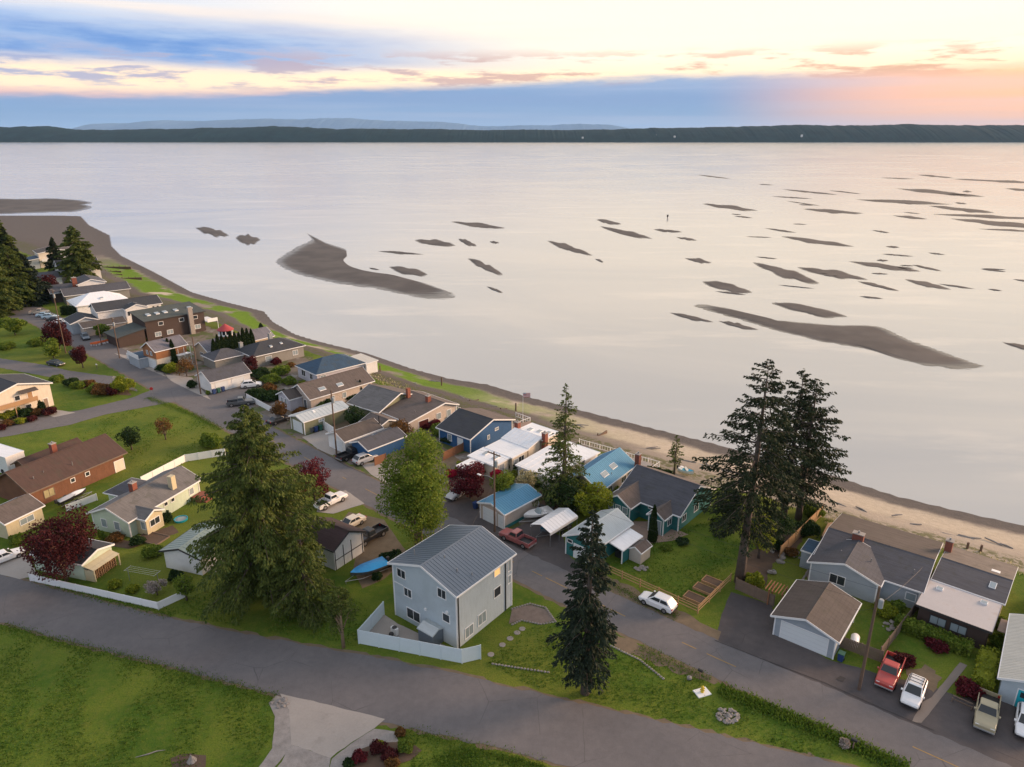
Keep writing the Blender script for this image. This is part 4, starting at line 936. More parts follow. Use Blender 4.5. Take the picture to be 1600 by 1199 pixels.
h.block(-12.0, 0, 0, 14.0, 6.0, 1.2, 'x', 'wall_cream', 'roof_brown', o=.4); h.win('r', .3, 4.4, 2.0, 1.3); h.win('r', .7, 4.4, 2.0, 1.3); h.part('balcony', 'trim_white', lambda q: (q.box(-.3, 2.4, 1.0, 13.0, 2.9, 3.1), q.box(2.3, 2.4, 1.0, 13.0, 3.11, 4.0)))
h.block(-9.0, 1.0, -8.0, .5, 3.2, 1.0, 'x', 'wall_slate', 'roof_navy', o=.4, kind='shed')

h = House('slate_blue_house', 'grey-blue bungalow with brick chimney, white-framed window and brown beach-side roof', (1443, 928), 2.7, -38)
h.block(-12.4, 0, 0, 13.6, 2.7, 1.15, 'x', 'wall_slate', 'roof_slate', o=.4, rp=.46)
h.rear('roof_brown')
h.chimney(-8.6, 5.4, 3.2, 4.9, 1.3, d=.8); h.corner_trim(2.7); h.win('f', .93, 1.5, 1.0, .9, 0, 'glass_sky')
h.block(-12.6, -4.2, -1.7, 5.0, 2.7, 1.4, 'y', 'wall_slate', 'roof_slate', o=.4); h.win('f', .42, 1.5, 1.7, 1.15, 1, 'glass'); h.corner_trim(2.7)
h.block(-14.2, -12.2, 1.0, 4.4, 2.4, .3, 'y', 'wall_slate', 'roof_navy', o=.1, kind='flat')
for x, y in ((-9.6, 1.6), (-6.2, 2.0), (-1.6, 2.6)): h.vent(x, y, 3.6)

h = House('white_door_garage', 'grey-blue garage with wide white door and brown shingle roof', (1311, 1006), 2.5, -39, 'garage')
h.block(-7.2, 0, 0, 8.6, 2.5, 1.2, 'y', 'wall_slate', 'roof_brown', o=.4); h.corner_trim(2.5); h.door('f', .5, 4.9, 2.15, name='garage_door')

h = House('flat_roof_house', 'dark brown brick house with stained white flat roof and grey felt roof behind', (1550, 991), 2.6, -41)
h.block(-7.4, 0, 0, 6.8, 2.6, .12, 'x', 'wall_darkbrown', 'flat_white', o=.35, kind='flat', trim='trim_dark', t=.2)
for fr in (.30, .60): h.win('f', fr, 1.5, 1.5, .95, 1, 'glass_sky', 'trim_dark')
h.skylight(-6.0, 5.0, 2.85, .7, .6); h.skylight(-1.6, 5.3, 2.85, .7, .6)
h.block(-7.2, .25, 6.5, 16.2, 2.75, .55, 'x', 'wall_tan', 'roof_slate', o=.3)
h.rear('roof_felt')
h.skylight(-1.4, 9.2, 3.15, .7, 1.2, sy=.11); h.skylight(-1.6, 12.6, 3.2, .9, .7, sy=-.11, m='gel_white'); h.chimney(-7.0, 14.2, .02, 4.6, .8)
h.part('porch_roof', 'paving', lambda q: q.box(.3, 2.2, 1.8, 4.4, 2.1, 2.2)); h.part('porch_post', 'old_wood', lambda q: (q.box(2.0, 2.1, 1.9, 2.0, .02, 2.1), q.box(2.0, 2.1, 4.2, 4.3, .02, 2.1)))
h.part('walkway_wall', 'wall_tan', lambda q: q.box(2.6, 2.75, 5.0, 15.5, .02, 1.3))

h = House('turquoise_door_cottage', 'pale blue cottage with turquoise door and corrugated cream metal roof', (1559.5, 1060.6), 2.6, -38)
h.block(0, 6.0, 0, 12.5, 2.6, 1.1, 'y', 'wall_blue', 'metal_cream', o=.35, seams=.28); h.door('f', .36, .95, 2.05, 'turquoise')
h.part('door_pane', 'glass', lambda q: q.box(h.w[0] + 1.65, h.w[0] + 2.1, h.w[2] - .05, h.w[2] - .032, 1.25, 1.85))

# --- landward side
h = House('stucco_house', 'pink-beige stucco two-storey house with wooden balcony and stair', (-25, 628), 4.8, -31)
h.block(-11.0, 0, 0, 12.6, 4.8, 1.7, 'x', 'wall_cream', 'roof_dark', o=.4); h.win('r', .46, 3.6, .9, .9, 0); h.win('r', .60, 1.4, 1.0, .6, 0); h.door('r', .66, .9, 2.0, 'new_wood', z0=2.7); h.door('r', .88, .8, 1.9, 'paving')
h.part('balcony', 'new_wood', lambda q: (q.box(-.3, 1.0, .6, 8.9, 2.5, 2.62), q.box(.92, 1.0, .6, 8.9, 2.63, 3.4), q.box(.85, .97, 8.7, 8.85, .02, 2.5), q.box(.85, .97, 4.5, 4.65, .02, 2.5)))
h.part('awning', 'roof_brown', lambda q: q.hexa([(-.3, 6.2, 4.9), (.9, 6.2, 4.5), (.9, 9.4, 4.5), (-.3, 9.4, 4.9), (-.3, 6.2, 5.0), (.9, 6.2, 4.6), (.9, 9.4, 4.6), (-.3, 9.4, 5.0)]))
h = House('cedar_house', 'long cedar-sided house with rust-brown shingle roof and brick chimney', (45, 773), 2.8, -26)
h.block(-9.6, 0, 0, 16.2, 2.8, 2.5, 'y', 'wall_cedar', 'roof_rust', o=.5, trim='old_wood')
h.win('r', .17, 1.5, 1.5, 1.2, 1, 'leaf_cream', 'old_wood'); h.win('r', .42, 1.9, .6, .6, 0); h.win('r', .58, 1.9, .6, .6, 0); h.door('r', .94, 1.6, 1.9, 'wall_cream', name='garage_door'); h.door('f', .9, .9, 2.0, 'glass_sky')
h.chimney(-7.6, 9.0, 2.6, 5.9, .8)
for x, y in ((-2.4, 4.0), (-1.6, 8.0), (-3.0, 11.0), (-2.0, 2.2)): h.vent(x, y, 4.0)
h.block(-13.0, -8.6, 5.0, 15.0, 2.7, 1.2, 'y', 'wall_cedar', 'roof_rust', o=.4, trim='old_wood')
h = House('box_trailer', 'white box trailer parked behind the cedar house', (8, 716), 3.2, -26, 'trailer')
h.block(-7.0, 0, 0, 3.0, 3.2, .05, 'x', 'metal_white', 'metal_white', o=.02, kind='flat', t=.06)
h.part('wheel', 'tyre', lambda q: q.tube([(-1.8, -.05, .4), (-1.8, .25, .4)], .4, 12))
h = House('pale_green_house', 'pale green bungalow with grey shingle roof, brick and white chimneys', (200, 818), 2.6, -20)
h.block(-7.6, 0, 0, 14.0, 2.6, 1.6, 'y', 'wall_palegreen', 'roof_grey', o=.45); h.corner_trim(2.6)
h.win('f', .30, 1.4, .9, 1.2, 0, 'glass_sky'); h.win('f', .66, 1.4, .9, 1.2, 0, 'glass_sky'); h.win('r', .88, 1.5, .8, 1.0, 0, 'glass_sky'); h.win('r', .60, 1.9, .6, .5, 0); h.win('r', .50, 1.9, .6, .5, 0)
h.chimney(-4.6, 5.6, 3.4, 5.3, .8); h.part('white_chimney', 'wall_sand', lambda q: q.box(-1.6, -.8, 9.0, 9.8, 2.4, 5.2))
h.block(-1.6, 1.6, 1.4, 4.8, 2.5, .8, 'x', 'wall_sand', 'roof_grey', o=.25); h.win('r', .5, 1.5, 1.6, .9, 1); h.win('f', .8, 1.5, .7, 1.1, 0, 'glass_sky')
h.block(-10.6, -4.6, 5.4, 10.6, 2.6, 1.2, 'x', 'wall_palegreen', 'roof_slate', o=.4, kind='hip'); h.skylight(-8.0, 7.0, 3.1, .5, .5, sy=.3)
h.part('deck_steps', 'brick', lambda q: (q.box(-.3, 1.4, 11.6, 13.8, .02, .7), q.box(1.41, 1.8, 11.9, 13.4, .02, .45), q.box(1.81, 2.2, 11.9, 13.4, .02, .22)))
h = House('tan_garage', 'tan garage with brown roof and one wide white window', (7, 821), 2.5, -22, 'garage')
h.block(-6.0, 0, 0, 5.8, 2.5, 1.3, 'y', 'wall_sand', 'roof_taupe', o=.3); h.win('r', .55, 1.6, 1.9, .8, 1, 'glass_sky')
h = House('firewood_shed', 'pale green shed with dark roof and open firewood store under the red maple', (128, 884), 2.4, -17, 'shed')
h.block(-8.6, 0, 0, 5.0, 2.4, .7, 'x', 'wall_palegreen', 'roof_dark', o=.25)
h.part('store_roof', 'wall_sand', lambda q: q.hexa([(-.3, .3, 1.95), (1.3, .3, 1.6), (1.3, 4.4, 1.6), (-.3, 4.4, 1.95), (-.3, .3, 2.03), (1.3, .3, 1.68), (1.3, 4.4, 1.68), (-.3, 4.4, 2.03)]))
h.part('store_post', 'wall_sand', lambda q: (q.box(1.15, 1.27, .35, .5, .02, 1.6), q.box(1.15, 1.27, 4.2, 4.35, .02, 1.6), q.box(-.2, 1.14, .3, .38, .02, 1.6)))
rnd = random.Random(3)
lg = MB()
for i in range(11):
    for j in range(9): lg.tube([(.0, .62 + i * .33, .14 + j * .15), (.95 + rnd.uniform(-.1, .1), .62 + i * .33 + rnd.uniform(-.03, .03), .14 + j * .15)], .075, 6)
lo = lg.build('firewood', 'new_wood', h.root); prop(lo, kind='stuff')
h = House('sage_roof_shed', 'cream shed with sage green metal roof beside the big cedar', (313, 876), 2.5, -18, 'shed')
h.block(-6.4, 0, 0, 7.2, 2.5, .95, 'y', 'wall_white', 'metal_sage', o=.35, seams=.6, trim='trim_dark')
h.part('ramp', 'concrete', lambda q: q.box(-.3, 1.3, 1.2, 4.5, .02, .18))
h = House('striped_barn', 'white barn-like shed with dark battens and dark brown roof behind the cedar', (521, 863), 3.0, -33, 'shed')
h.block(-6.5, 0, 0, 5.8, 3.0, 1.5, 'x', 'wall_white', 'roof_maroon', o=.3, trim='trim_dark')
h.part('batten', 'trim_dark', lambda q: [q.box(h.w[1] + .003, h.w[1] + .05, y - .05, y + .05, .02, 3.0) for y in (.45, 1.9, 3.3, 5.3)] + [q.box(h.w[1] + .003, h.w[1] + .05, .4, 5.4, 1.35, 1.45)])
h = House('green_garage', 'olive garage with pale metal roof and white door facing the road', (474, 661), 2.6, -42, 'garage')
h.block(-5.0, 0, 0, 10.4, 2.6, .7, 'y', 'wall_olive', 'metal_pale', o=.25, seams=.8); h.corner_trim(2.6); h.door('f', .5, 2.9, 2.1, name='garage_door'); h.win('r', .38, 1.9, 1.1, .45, 1, 'glass_sky')
h.skylight(-2.0, 3.6, 3.25, .6, .5, sx=-.28, m='gel_white')
h = House('white_panel_garage', 'garage with white panelled front and brown shingle roof behind the black pickup', (538, 692), 2.4, -42, 'garage')
h.block(-5.6, 0, 0, 8.6, 2.4, 1.2, 'y', 'wall_white', 'roof_brown', o=.3); h.door('f', .55, 2.6, 2.0, name='garage_door')
h.block(.3, 5.6, .8, 9.4, 2.2, 1.0, 'y', 'wall_royal', 'roof_slate', o=.3); h.part('flue', 'trim_dark', lambda q: q.tube([(-1.2, 8.6, 3.0), (-1.2, 8.6, 4.6)], .12, 8))
h.skylight(2.2, 5.0, 2.95, 1.0, .8, sx=.3, m='roof_navy')
# ------------------------------------------------------------------ vehicles
def loft(st, n_in=.10, top_in=.10):
    """hull through stations (x, z0, z1, half width): chamfered rectangles joined nose to tail"""
    m = MB()
    for x, z0, z1, w in st:
        c = min(.10, (z1 - z0) * .3)
        for y, z in ((-w + .06, z0), (w - .06, z0), (w, z0 + c), (w, z1 - c), (w - n_in, z1), (-w + n_in, z1), (-w, z1 - c), (-w, z0 + c)): m.v.append((x, y, z))
    for i in range(len(st) - 1):
        for k in range(8): m.f.append((i * 8 + k, i * 8 + (k + 1) % 8, (i + 1) * 8 + (k + 1) % 8, (i + 1) * 8 + k))
    m.f.append(tuple(range(8))[::-1]); e = (len(st) - 1) * 8; m.f.append(tuple(e + k for k in range(8)))
    return m
def patch(c, u0, u1, v0, v1, off=.012):
    c = [Vector(p) for p in c]
    def B(u, v): return (c[0] * (1 - u) + c[1] * u) * (1 - v) + (c[3] * (1 - u) + c[2] * u) * v
    n = (c[1] - c[0]).cross(c[3] - c[0]).normalized() * off; q = [B(u0, v0), B(u1, v0), B(u1, v1), B(u0, v1)]
    return MB().hexa([p for p in q] + [p + n for p in q])
def wheel(root, x, y, r, w=.22):
    s = 1 if y > 0 else -1
    e = bpy.data.objects.new('wheel', None); COL.objects.link(e); e.parent = root; e.location = (x, y, r)
    t = MB()
    for k, (rr, yy) in enumerate(((r * .62, -w / 2), (r * .97, -w / 2), (r, -w / 2 + .03), (r, w / 2 - .03), (r * .97, w / 2), (r * .62, w / 2))):
        for i in range(16): a = 2 * math.pi * i / 16; t.v.append((rr * math.cos(a), yy, rr * math.sin(a)))
    for k in range(5):
        for i in range(16): t.f.append((k * 16 + i, k * 16 + (i + 1) % 16, (k + 1) * 16 + (i + 1) % 16, (k + 1) * 16 + i))
    t.build('tyre', 'tyre', e)
    MB().tube([(0, -w / 2 + .02, 0), (0, w / 2 - .02, 0)], r * .6, 12).build('rim', 'rim', e)
def vehicle(name, kind, paint, label, px, py, head, cat, group=None, rack=False):
    p = G(px, py); root = empty(name, (p.x, p.y, 0.036), R(head), label, cat, group)
    if kind == 'suv':
        L, W, bz, rz, wb, r = 4.45, .90, .98, 1.62, 2.65, .35
        st = [(-L / 2, .42, .80, W - .12), (-L / 2 + .10, .30, .98, W - .03), (-.9, .26, 1.00, W), (.75, .26, .99, W), (1.25, .27, .92, W - .02), (L / 2 - .25, .30, .82, W - .08), (L / 2, .40, .66, W - .22)]
        gh = (-L / 2 + .10, -L / 2 + .78, .18, 1.12)
    elif kind == 'sedan':
        L, W, bz, rz, wb, r = 4.7, .88, .86, 1.40, 2.75, .33
        st = [(-L / 2, .40, .78, W - .14), (-L / 2 + .12, .28, .90, W - .05), (-1.2, .24, .90, W), (.9, .24, .88, W), (1.3, .25, .82, W - .02), (L / 2 - .25, .28, .72, W - .08), (L / 2, .38, .60, W - .22)]
        gh = (-1.75, -1.05, .25, 1.05)
    else:
        L, W, bz, rz, wb, r = 5.35, .94, 1.05, 1.72, 3.3, .38
        st = [(-.55, .34, 1.05, W), (.9, .34, 1.06, W), (1.15, .34, 1.04, W - .01), (L / 2 - .2, .36, .98, W - .06), (L / 2, .42, .82, W - .14)]
        gh = (-.52, -.40, .55, 1.10)
    loft(st).build('body', paint, root, smooth=False, bevel=.06)
    a0, a1, b1, b0 = gh; w0, w1 = W - .08, W - .24
    lo = [(a0, -w0, bz - .03), (b0, -w0, bz - .03), (b0, w0, bz - .03), (a0, w0, bz - .03)]; hi = [(a1, -w1, rz), (b1, -w1, rz), (b1, w1, rz), (a1, w1, rz)]
    MB().hexa(lo + hi).build('cabin', paint, root, bevel=.09)
    patch([lo[1], lo[2], hi[2], hi[1]], .06, .94, .12, .90).build('windscreen', 'glass', root)
    patch([lo[3], lo[0], hi[0], hi[3]], .06, .94, .22, .92).build('rear_window', 'glass', root)
    for s in (0, 1):
        f = [lo[0], lo[1], hi[1], hi[0]] if s == 0 else [lo[2], lo[3], hi[3], hi[2]]
        for u0, u1 in (((.07, .50), (.54, .93)) if kind != 'pickup' else ((.08, .92),)): patch(f, u0, u1, .30, .88).build('side_window', 'glass', root)
    for x in (-wb / 2, wb / 2):
        for y in (-W + .08, W - .08): wheel(root, x + (.05 if kind != 'pickup' else -.05), y, r)
    fx = L / 2; 
    for s in (-1, 1):
        MB().box(fx - .30, fx - .02, s * (W - .34) - .16, s * (W - .34) + .16, st[-1][2] - .10, st[-1][2] + .05).build('headlight', 'lamp_clear', root, bevel=.02)
        MB().box(-fx - .015, -fx + .12, s * (W - .2) - .10, s * (W - .2) + .10, .70, .92).build('tail_light', 'lamp_red', root)
        MB().box(b0 - .28, b0 - .12, s * (W + .06) - .08, s * (W + .06) + .08, bz + .02, bz + .16).build('mirror', paint, root)
    MB().box(fx - .12, fx + .06, -W + .10, W - .10, .36, .52).build('front_bumper', 'steel' if kind == 'pickup' else 'plastic_black', root, bevel=.03)
    MB().box(-fx - .06, -fx + .12, -W + .08, W - .08, .38, .56).build('rear_bumper', 'steel' if kind == 'pickup' else 'plastic_black', root, bevel=.03)
    if kind == 'pickup':
        x0, x1 = -L / 2, -.56; b = MB()
        b.box(x0, x1, -W + .02, -W + .10, .42, 1.05); b.box(x0, x1, W - .10, W - .02, .42, 1.05); b.box(x0, x0 + .07, -W + .101, W - .101, .42, 1.05); b.box(x0 + .071, x1, -W + .101, W - .101, .42, .62)
        b.build_split('bed_panel', paint, root)
        MB().box(x0 + .08, x1 - .01, -W + .11, W - .11, .621, .63).build('bed_floor', 'plastic_black', root)
    if rack:
        for s in (-1, 1): MB().box(a1 + .1, b1 - .1, s * (w1 - .08) - .025, s * (w1 - .08) + .025, rz + .05, rz + .10).build('roof_rail', 'plastic_black', root)
        for x in (a1 + .35, (a1 + b1) / 2, b1 - .3): MB().box(x - .03, x + .03, -w1 + .02, w1 - .02, rz + .09, rz + .13).build('rack_bar', 'plastic_black', root)
    return root
V = vehicle
V('parked_suv', 'suv', 'paint_white', 'white crossover parked on the verge beside the rail fence', 1027, 947, 141, 'car')
V('pickup_truck', 'pickup', 'paint_red', 'red pickup truck parked nose-out next to the leaning pole', 1389, 1057, 231, 'pickup')
V('parked_suv', 'suv', 'paint_white', 'white sport utility vehicle with black roof rack beside the red pickup', 1426, 1089, 231, 'car', rack=True)
V('pickup_truck', 'pickup', 'paint_gold', 'tan-gold pickup truck in front of the turquoise door cottage', 1540, 1120, 233, 'pickup')
V('parked_car', 'suv', 'paint_white', 'white car with tan roof load at the cottage corner', 1602, 1137, 233, 'car')
V('pickup_truck', 'pickup', 'paint_maroon', 'faded maroon pickup with open red bed by the blue-roofed garage', 808, 847, 141, 'pickup')
V('pickup_truck', 'pickup', 'paint_black', 'black pickup parked on the dirt drive behind the striped barn', 578, 843, 232, 'pickup')
V('parked_car', 'sedan', 'paint_cream', 'cream white sedan parked beside the barn roof', 548, 823, 232, 'car')
V('pickup_truck', 'pickup', 'paint_black', 'black pickup parked at the foot of the tall dark pole', 549, 714, 50, 'pickup')
V('parked_suv', 'suv', 'paint_silver', 'silver crossover parked next to the black pickup', 571, 722, 46, 'car')
V('pickup_truck', 'pickup', 'paint_grey', 'dark grey pickup alongside the white boundary fence', 376, 633, 18, 'pickup')
V('parked_suv', 'suv', 'paint_white', 'white estate car beside the two-door white garage', 393, 605, 20, 'car')
V('parked_car', 'sedan', 'paint_dkgreen', 'dark green sedan parked on grass beside the side road', 88, 571, -22, 'car')
V('parked_suv', 'suv', 'paint_bluegrey', 'blue-grey sport utility vehicle parked by the orange barriers', 134, 530, -52, 'car')
V('pickup_truck', 'pickup', 'paint_tan', 'tan pickup at the end of the row of parked cars', 62, 491, 15, 'pickup')
V('parked_car', 'sedan', 'paint_sky', 'pale blue sedan second in the row of parked cars', 70, 495, 15, 'car')
V('parked_suv', 'suv', 'paint_sky', 'pale blue and white utility vehicle in the middle of the parked row', 79, 498, 15, 'car')
V('parked_car', 'sedan', 'paint_black', 'black sedan in the row of parked cars', 87, 502, 15, 'car')
V('parked_car', 'sedan', 'paint_white', 'white sedan closing the row of parked cars', 96, 506, 15, 'car')
V('parked_car', 'sedan', 'paint_white', 'white sedan on the concrete drive next to the tan garage', 8, 876, 52, 'car')
V('parked_car', 'sedan', 'paint_silver', 'silver-white car half hidden behind the big leafy tree', 716, 775, 232, 'car')
V('parked_car', 'sedan', 'paint_black', 'black car in front of the olive garage', 436, 660, 52, 'car')
V('pickup_truck', 'pickup', 'paint_white', 'white utility truck on the concrete pad behind the cedar', 517, 788, 52, 'pickup')
V('parked_car', 'sedan', 'paint_grey', 'grey car partly hidden by the dark red maple on the green', 118, 556, -40, 'car')

# boats on trailers
def boat(name, label, px, py, head, L, hull, deck, covered, trailer=True):
    p = G(px, py); root = empty(name, (p.x, p.y, 0.036), R(head), label, 'boat'); W = L * .22; z0 = .45 if trailer else .05
    m = MB(); st = []
    for i in range(9):
        u = i / 8; x = -L / 2 + L * u; k = 1 - max(0, (u - .45) / .55) ** 2.2; w = W * max(.03, k)
        sheer = z0 + .75 + .22 * u * u; keel = z0 + .08 + .45 * max(0, (u - .7) / .3) ** 2
        st.append([(x, -w, sheer), (x, -w * .86, (sheer + keel) / 2), (x, 0, keel), (x, w * .86, (sheer + keel) / 2), (x, w, sheer)])
    for s in st: m.v += s
    for i in range(8):
        for k in range(4): m.f.append((i * 5 + k, (i + 1) * 5 + k, (i + 1) * 5 + k + 1, i * 5 + k + 1))
    m.f.append((0, 1, 2, 3, 4))
    m.build('hull', hull, root)
    d = MB()
    for i, s in enumerate(st):
        u = i / 8; top = s[0][2] + (.30 * math.sin(math.pi * min(1, u * 1.15)) ** .8 + .02 if covered else -.12); w = s[4][1]
        d.v += [(s[0][0], -w * 1.01, s[0][2] + .01), (s[0][0], -w * .5, (s[0][2] + 2 * top) / 3 + .01), (s[0][0], 0, top + .01), (s[0][0], w * .5, (s[0][2] + 2 * top) / 3 + .01), (s[0][0], w * 1.01, s[0][2] + .01)]
    for i in range(8):
        for k in range(4): d.f.append((i * 5 + k, i * 5 + k + 1, (i + 1) * 5 + k + 1, (i + 1) * 5 + k))
    d.build('cover' if covered else 'deck', deck, root)
    if not covered:
        MB().hexa([(-.1, -W * .7, z0 + .7), (.3, -W * .6, z0 + .7), (.3, W * .6, z0 + .7), (-.1, W * .7, z0 + .7), (-.35, -W * .6, z0 + 1.25), (-.3, -W * .55, z0 + 1.25), (-.3, W * .55, z0 + 1.25), (-.35, W * .6, z0 + 1.25)]).build('windscreen', 'glass_sky', root)
        for y in (-.35, .35): MB().box(-1.3, -.8, y - .25, y + .25, z0 + .62, z0 + .95).build('seat', 'gel_white', root)
    o = MB().box(-L / 2 - .42, -L / 2 - .02, -.17, .17, z0 + .55, z0 + 1.15).build('outboard_motor', 'plastic_black', root, bevel=.06)
    if trailer:
        for s in (-1, 1):
            MB().tube([(-L / 2 + .1, s * W * .7, .42), (L * .25, s * W * .7, .42), (L / 2 + .8, 0, .42)], .045, 6).build('trailer_rail', 'steel', root); wheel(root, -.5, s * (W + .12), .29, .18)
        MB().tube([(L / 2 + .7, 0, .42), (L / 2 + .7, 0, .02)], .035, 6).build('jockey_stand', 'steel', root)
boat('covered_boat', 'motor boat under bright blue tarpaulin on a trailer beside the barn', 577, 899, 218, 5.0, 'paint_grey', 'tarp_blue', True)
boat('open_boat', 'open white runabout on a trailer between pickup and carport', 840, 812, 208, 4.6, 'gel_white', 'gel_white', False)
boat('sheltered_boat', 'boat with aqua cover parked under the metal carport', 866, 832, 216, 5.0, 'paint_bluegrey', 'tarp_aqua', True)
boat('beached_dinghy', 'small blue and white dinghy on the lawn edge behind the teal house', 1072, 742, -40, 2.6, 'gel_white', 'tarp_aqua', False, False)
boat('jet_ski', 'white and black watercraft beside the cedar house wall', 122, 782, 60, 2.9, 'plastic_black', 'gel_white', True)
boat('jet_ski', 'grey watercraft under the eaves of the cedar house', 108, 789, 60, 2.9, 'plastic_black', 'paint_silver', True)
# metal carport over the boat
def carport():
    p = G(866, 834); root = empty('metal_carport', (p.x, p.y, 0.013), R(-42), 'open metal carport with white ribbed roof sheltering a boat', 'carport')
    W, L, e, rise = 1.75, 3.1, 2.1, .65
    for s in (-1, 1):
        MB().hexa([(s * W, -L, e), (s * W, L, e), (0, L, e + rise), (0, -L, e + rise), (s * W, -L, e + .05), (s * W, L, e + .05), (0, L, e + rise + .05), (0, -L, e + rise + .05)]).build('roof_panel', 'metal_white', root)
        MB().box(s * W - .02 * s, s * W + .02 * s, -L, L, e - .35, e - .002).build('side_panel', 'metal_white', root)
        for y in (-L + .1, -1, 1, L - .1): MB().tube([(s * (W - .06), y, .0), (s * (W - .06), y, e - .01)], .04, 6).build('post', 'steel', root)
    for i in range(1, 10):
        y = -L + 2 * L * i / 10
        for s in (-1, 1): MB().hexa([(s * W, y - .02, e + .052), (s * W, y + .02, e + .052), (0, y + .02, e + rise + .052), (0, y - .02, e + rise + .052), (s * W, y - .02, e + .08), (s * W, y + .02, e + .08), (0, y + .02, e + rise + .08), (0, y - .02, e + rise + .08)]).build('roof_rib', 'metal_white', root)
carport()
# ------------------------------------------------------------------ trees and plants
def conifer(name, label, px, py, top, rad, leaf, seed, per_m=9, bare=.08, droop=.25, shape='cone', sparse=1.0, size=.26, trunk='bark', group=None, lean=0.0, h=None, cat='tree', hang=.35):
    base = G(px, py); h = h or height_of(base, top); rng = np.random.default_rng(seed)
    root = empty(name, (base.x, base.y, 0), rng.uniform(0, 6), label, cat, group)
    r0 = .016 * h + .06
    tr = MB(); tr.tube([(0, 0, -.1), (.02 * h * lean, 0, h * .3), (.05 * h * lean, 0, h * .7), (.06 * h * lean, 0, h * .99)], [r0 * 1.25, r0 * .85, r0 * .45, .02], 9)
    n = int(h * per_m); C = []; A = []; S = []
    lob = rng.uniform(.72, 1.18, size=24)
    for i in range(n):
        t = bare + (1 - bare) * (i + rng.uniform(0, 1)) / n
        u = (t - bare) / (1 - bare); az = rng.uniform(0, 2 * math.pi)
        pr = {'cone': (1 - u) ** .85 + .03, 'ovoid': min(1, (1 - u) ** .70 * 1.12) * (.60 + .40 * min(1, u / .30)) * (1 + .10 * math.sin(u * 23)) + .02, 'fir': ((1 - u) ** .7) * (.55 + .45 * min(1, u / .3)) + .04}[shape]
        L = rad * pr * lob[int((az * 24 / 6.2832 + u * 17)) % 24] * rng.uniform(.68, 1.12)
        if L < .12: L = .12
        z0 = h * t; d = np.array([math.cos(az), math.sin(az), 0.0]); lat = np.array([-d[1], d[0], 0.0])
        dr = droop * (1 - .7 * u); up = .25 * u
        ox = .05 * h * lean * t
        def at(s): return np.array([ox, 0, z0]) + d * L * s + np.array([0, 0, L * (up * s - dr * s * s + .10 * max(0, s - .75))])
        if L > .8 and rng.random() < .65:
            tr.tube([tuple(at(0)), tuple(at(.5)), tuple(at(.92))], [max(.02, .028 * L * .6), .02 + .006 * L, .008], 4, False)
        k = max(5, int(L * 11 * sparse / (size / .26) ** 1.3)); s = rng.uniform(.12 if shape == 'cone' else .2, 1.0, k) ** .8
        P = np.array([at(q) for q in s]); wid = (L * .24 * (1.05 - s * .75) + .05)[:, None]
        off = rng.uniform(-1, 1, (k, 1))
        P = P + lat * off * wid + np.array([0, 0, 1.0]) * (rng.uniform(-.30, .10, (k, 1)) * (.25 + .10 * L) - np.abs(off) * wid * .25)
        a = d * (.9) + lat * off * 1.2 + np.array([0, 0, -hang]) + rng.normal(size=(k, 3)) * .35
        C.append(P); A.append(a); S.append(rng.uniform(.65, 1.25, k) * size * (.7 + .3 * pr))
    C = np.concatenate(C); A = np.concatenate(A); S = np.concatenate(S)
    tr.build('trunk', trunk, root, smooth=True)
    V_, Q_ = cards(C, S, rng, A, .42)
    np_mesh('crown', V_, Q_, leaf, root)
    return root
def broadleaf(name, label, px, py, top, width, leaf, seed, n=6000, size=.17, trunk='bark', stems=1, low=.22, group=None, h=None, airy=.35, cat='tree'):
    base = G(px, py); h = h or height_of(base, top); rng = np.random.default_rng(seed)
    root = empty(name, (base.x, base.y, 0), rng.uniform(0, 6), label, cat, group)
    rx = width / 2; zc = h * (1 + low) / 2; rz = h * (1 - low) / 2
    m = int(16 + width * 2.2); lobes = []
    tr = MB(); r0 = .02 * h + .05
    for s in range(stems):
        a = 2 * math.pi * s / stems + .4; o = .0 if stems == 1 else .35
        tr.tube([(math.cos(a) * o, math.sin(a) * o, -.1), (math.cos(a) * o * 1.6, math.sin(a) * o * 1.6, h * .35), (math.cos(a) * rx * .25, math.sin(a) * rx * .25, h * .8)], [r0 / stems ** .4, r0 * .7 / stems ** .4, .03], 7)
    for i in range(m):
        d = rng.normal(size=3); d /= np.linalg.norm(d); q = rng.uniform(.35, .86)
        c = np.array([d[0] * rx * q, d[1] * rx * q, zc + d[2] * rz * q]); r = rng.uniform(.22, .40) * min(rx, rz) * 1.1
        lobes.append((c, r))
        tr.tube([(0, 0, max(h * .15, c[2] - (abs(c[0]) + abs(c[1])) * .9 - h * .1)), tuple(c * .6 + np.array([0, 0, c[2] * .32])), tuple(c)], [r0 * .4, r0 * .25, .015], 4, False)
    w = np.array([r * r for _, r in lobes]); w /= w.sum(); pick = rng.choice(m, n, p=w)
    D = rng.normal(size=(n, 3)); D /= np.linalg.norm(D, axis=1, keepdims=True)
    cc = np.array([c for c, _ in lobes])[pick]; rr = np.array([r for _, r in lobes])[pick][:, None]
    P = cc + D * rr * (1 - airy * rng.random((n, 1)) ** 1.6) * rng.uniform(.9, 1.15, (n, 1)); P[:, 2] = np.maximum(P[:, 2], .1)
    tr.build('trunk', trunk, root, smooth=True)
    V_, Q_ = cards(P, rng.uniform(.6, 1.3, n) * size, rng, D * .4 + rng.normal(size=(n, 3)), .62)
    np_mesh('crown', V_, Q_, leaf, root)
    return root
TINT = dict(leaf='mid green', leaf_dark='dark green', leaf_lime='yellow-green', leaf_rust='russet', leaf_maroon='maroon', leaf_red='red', arbor='dark green')
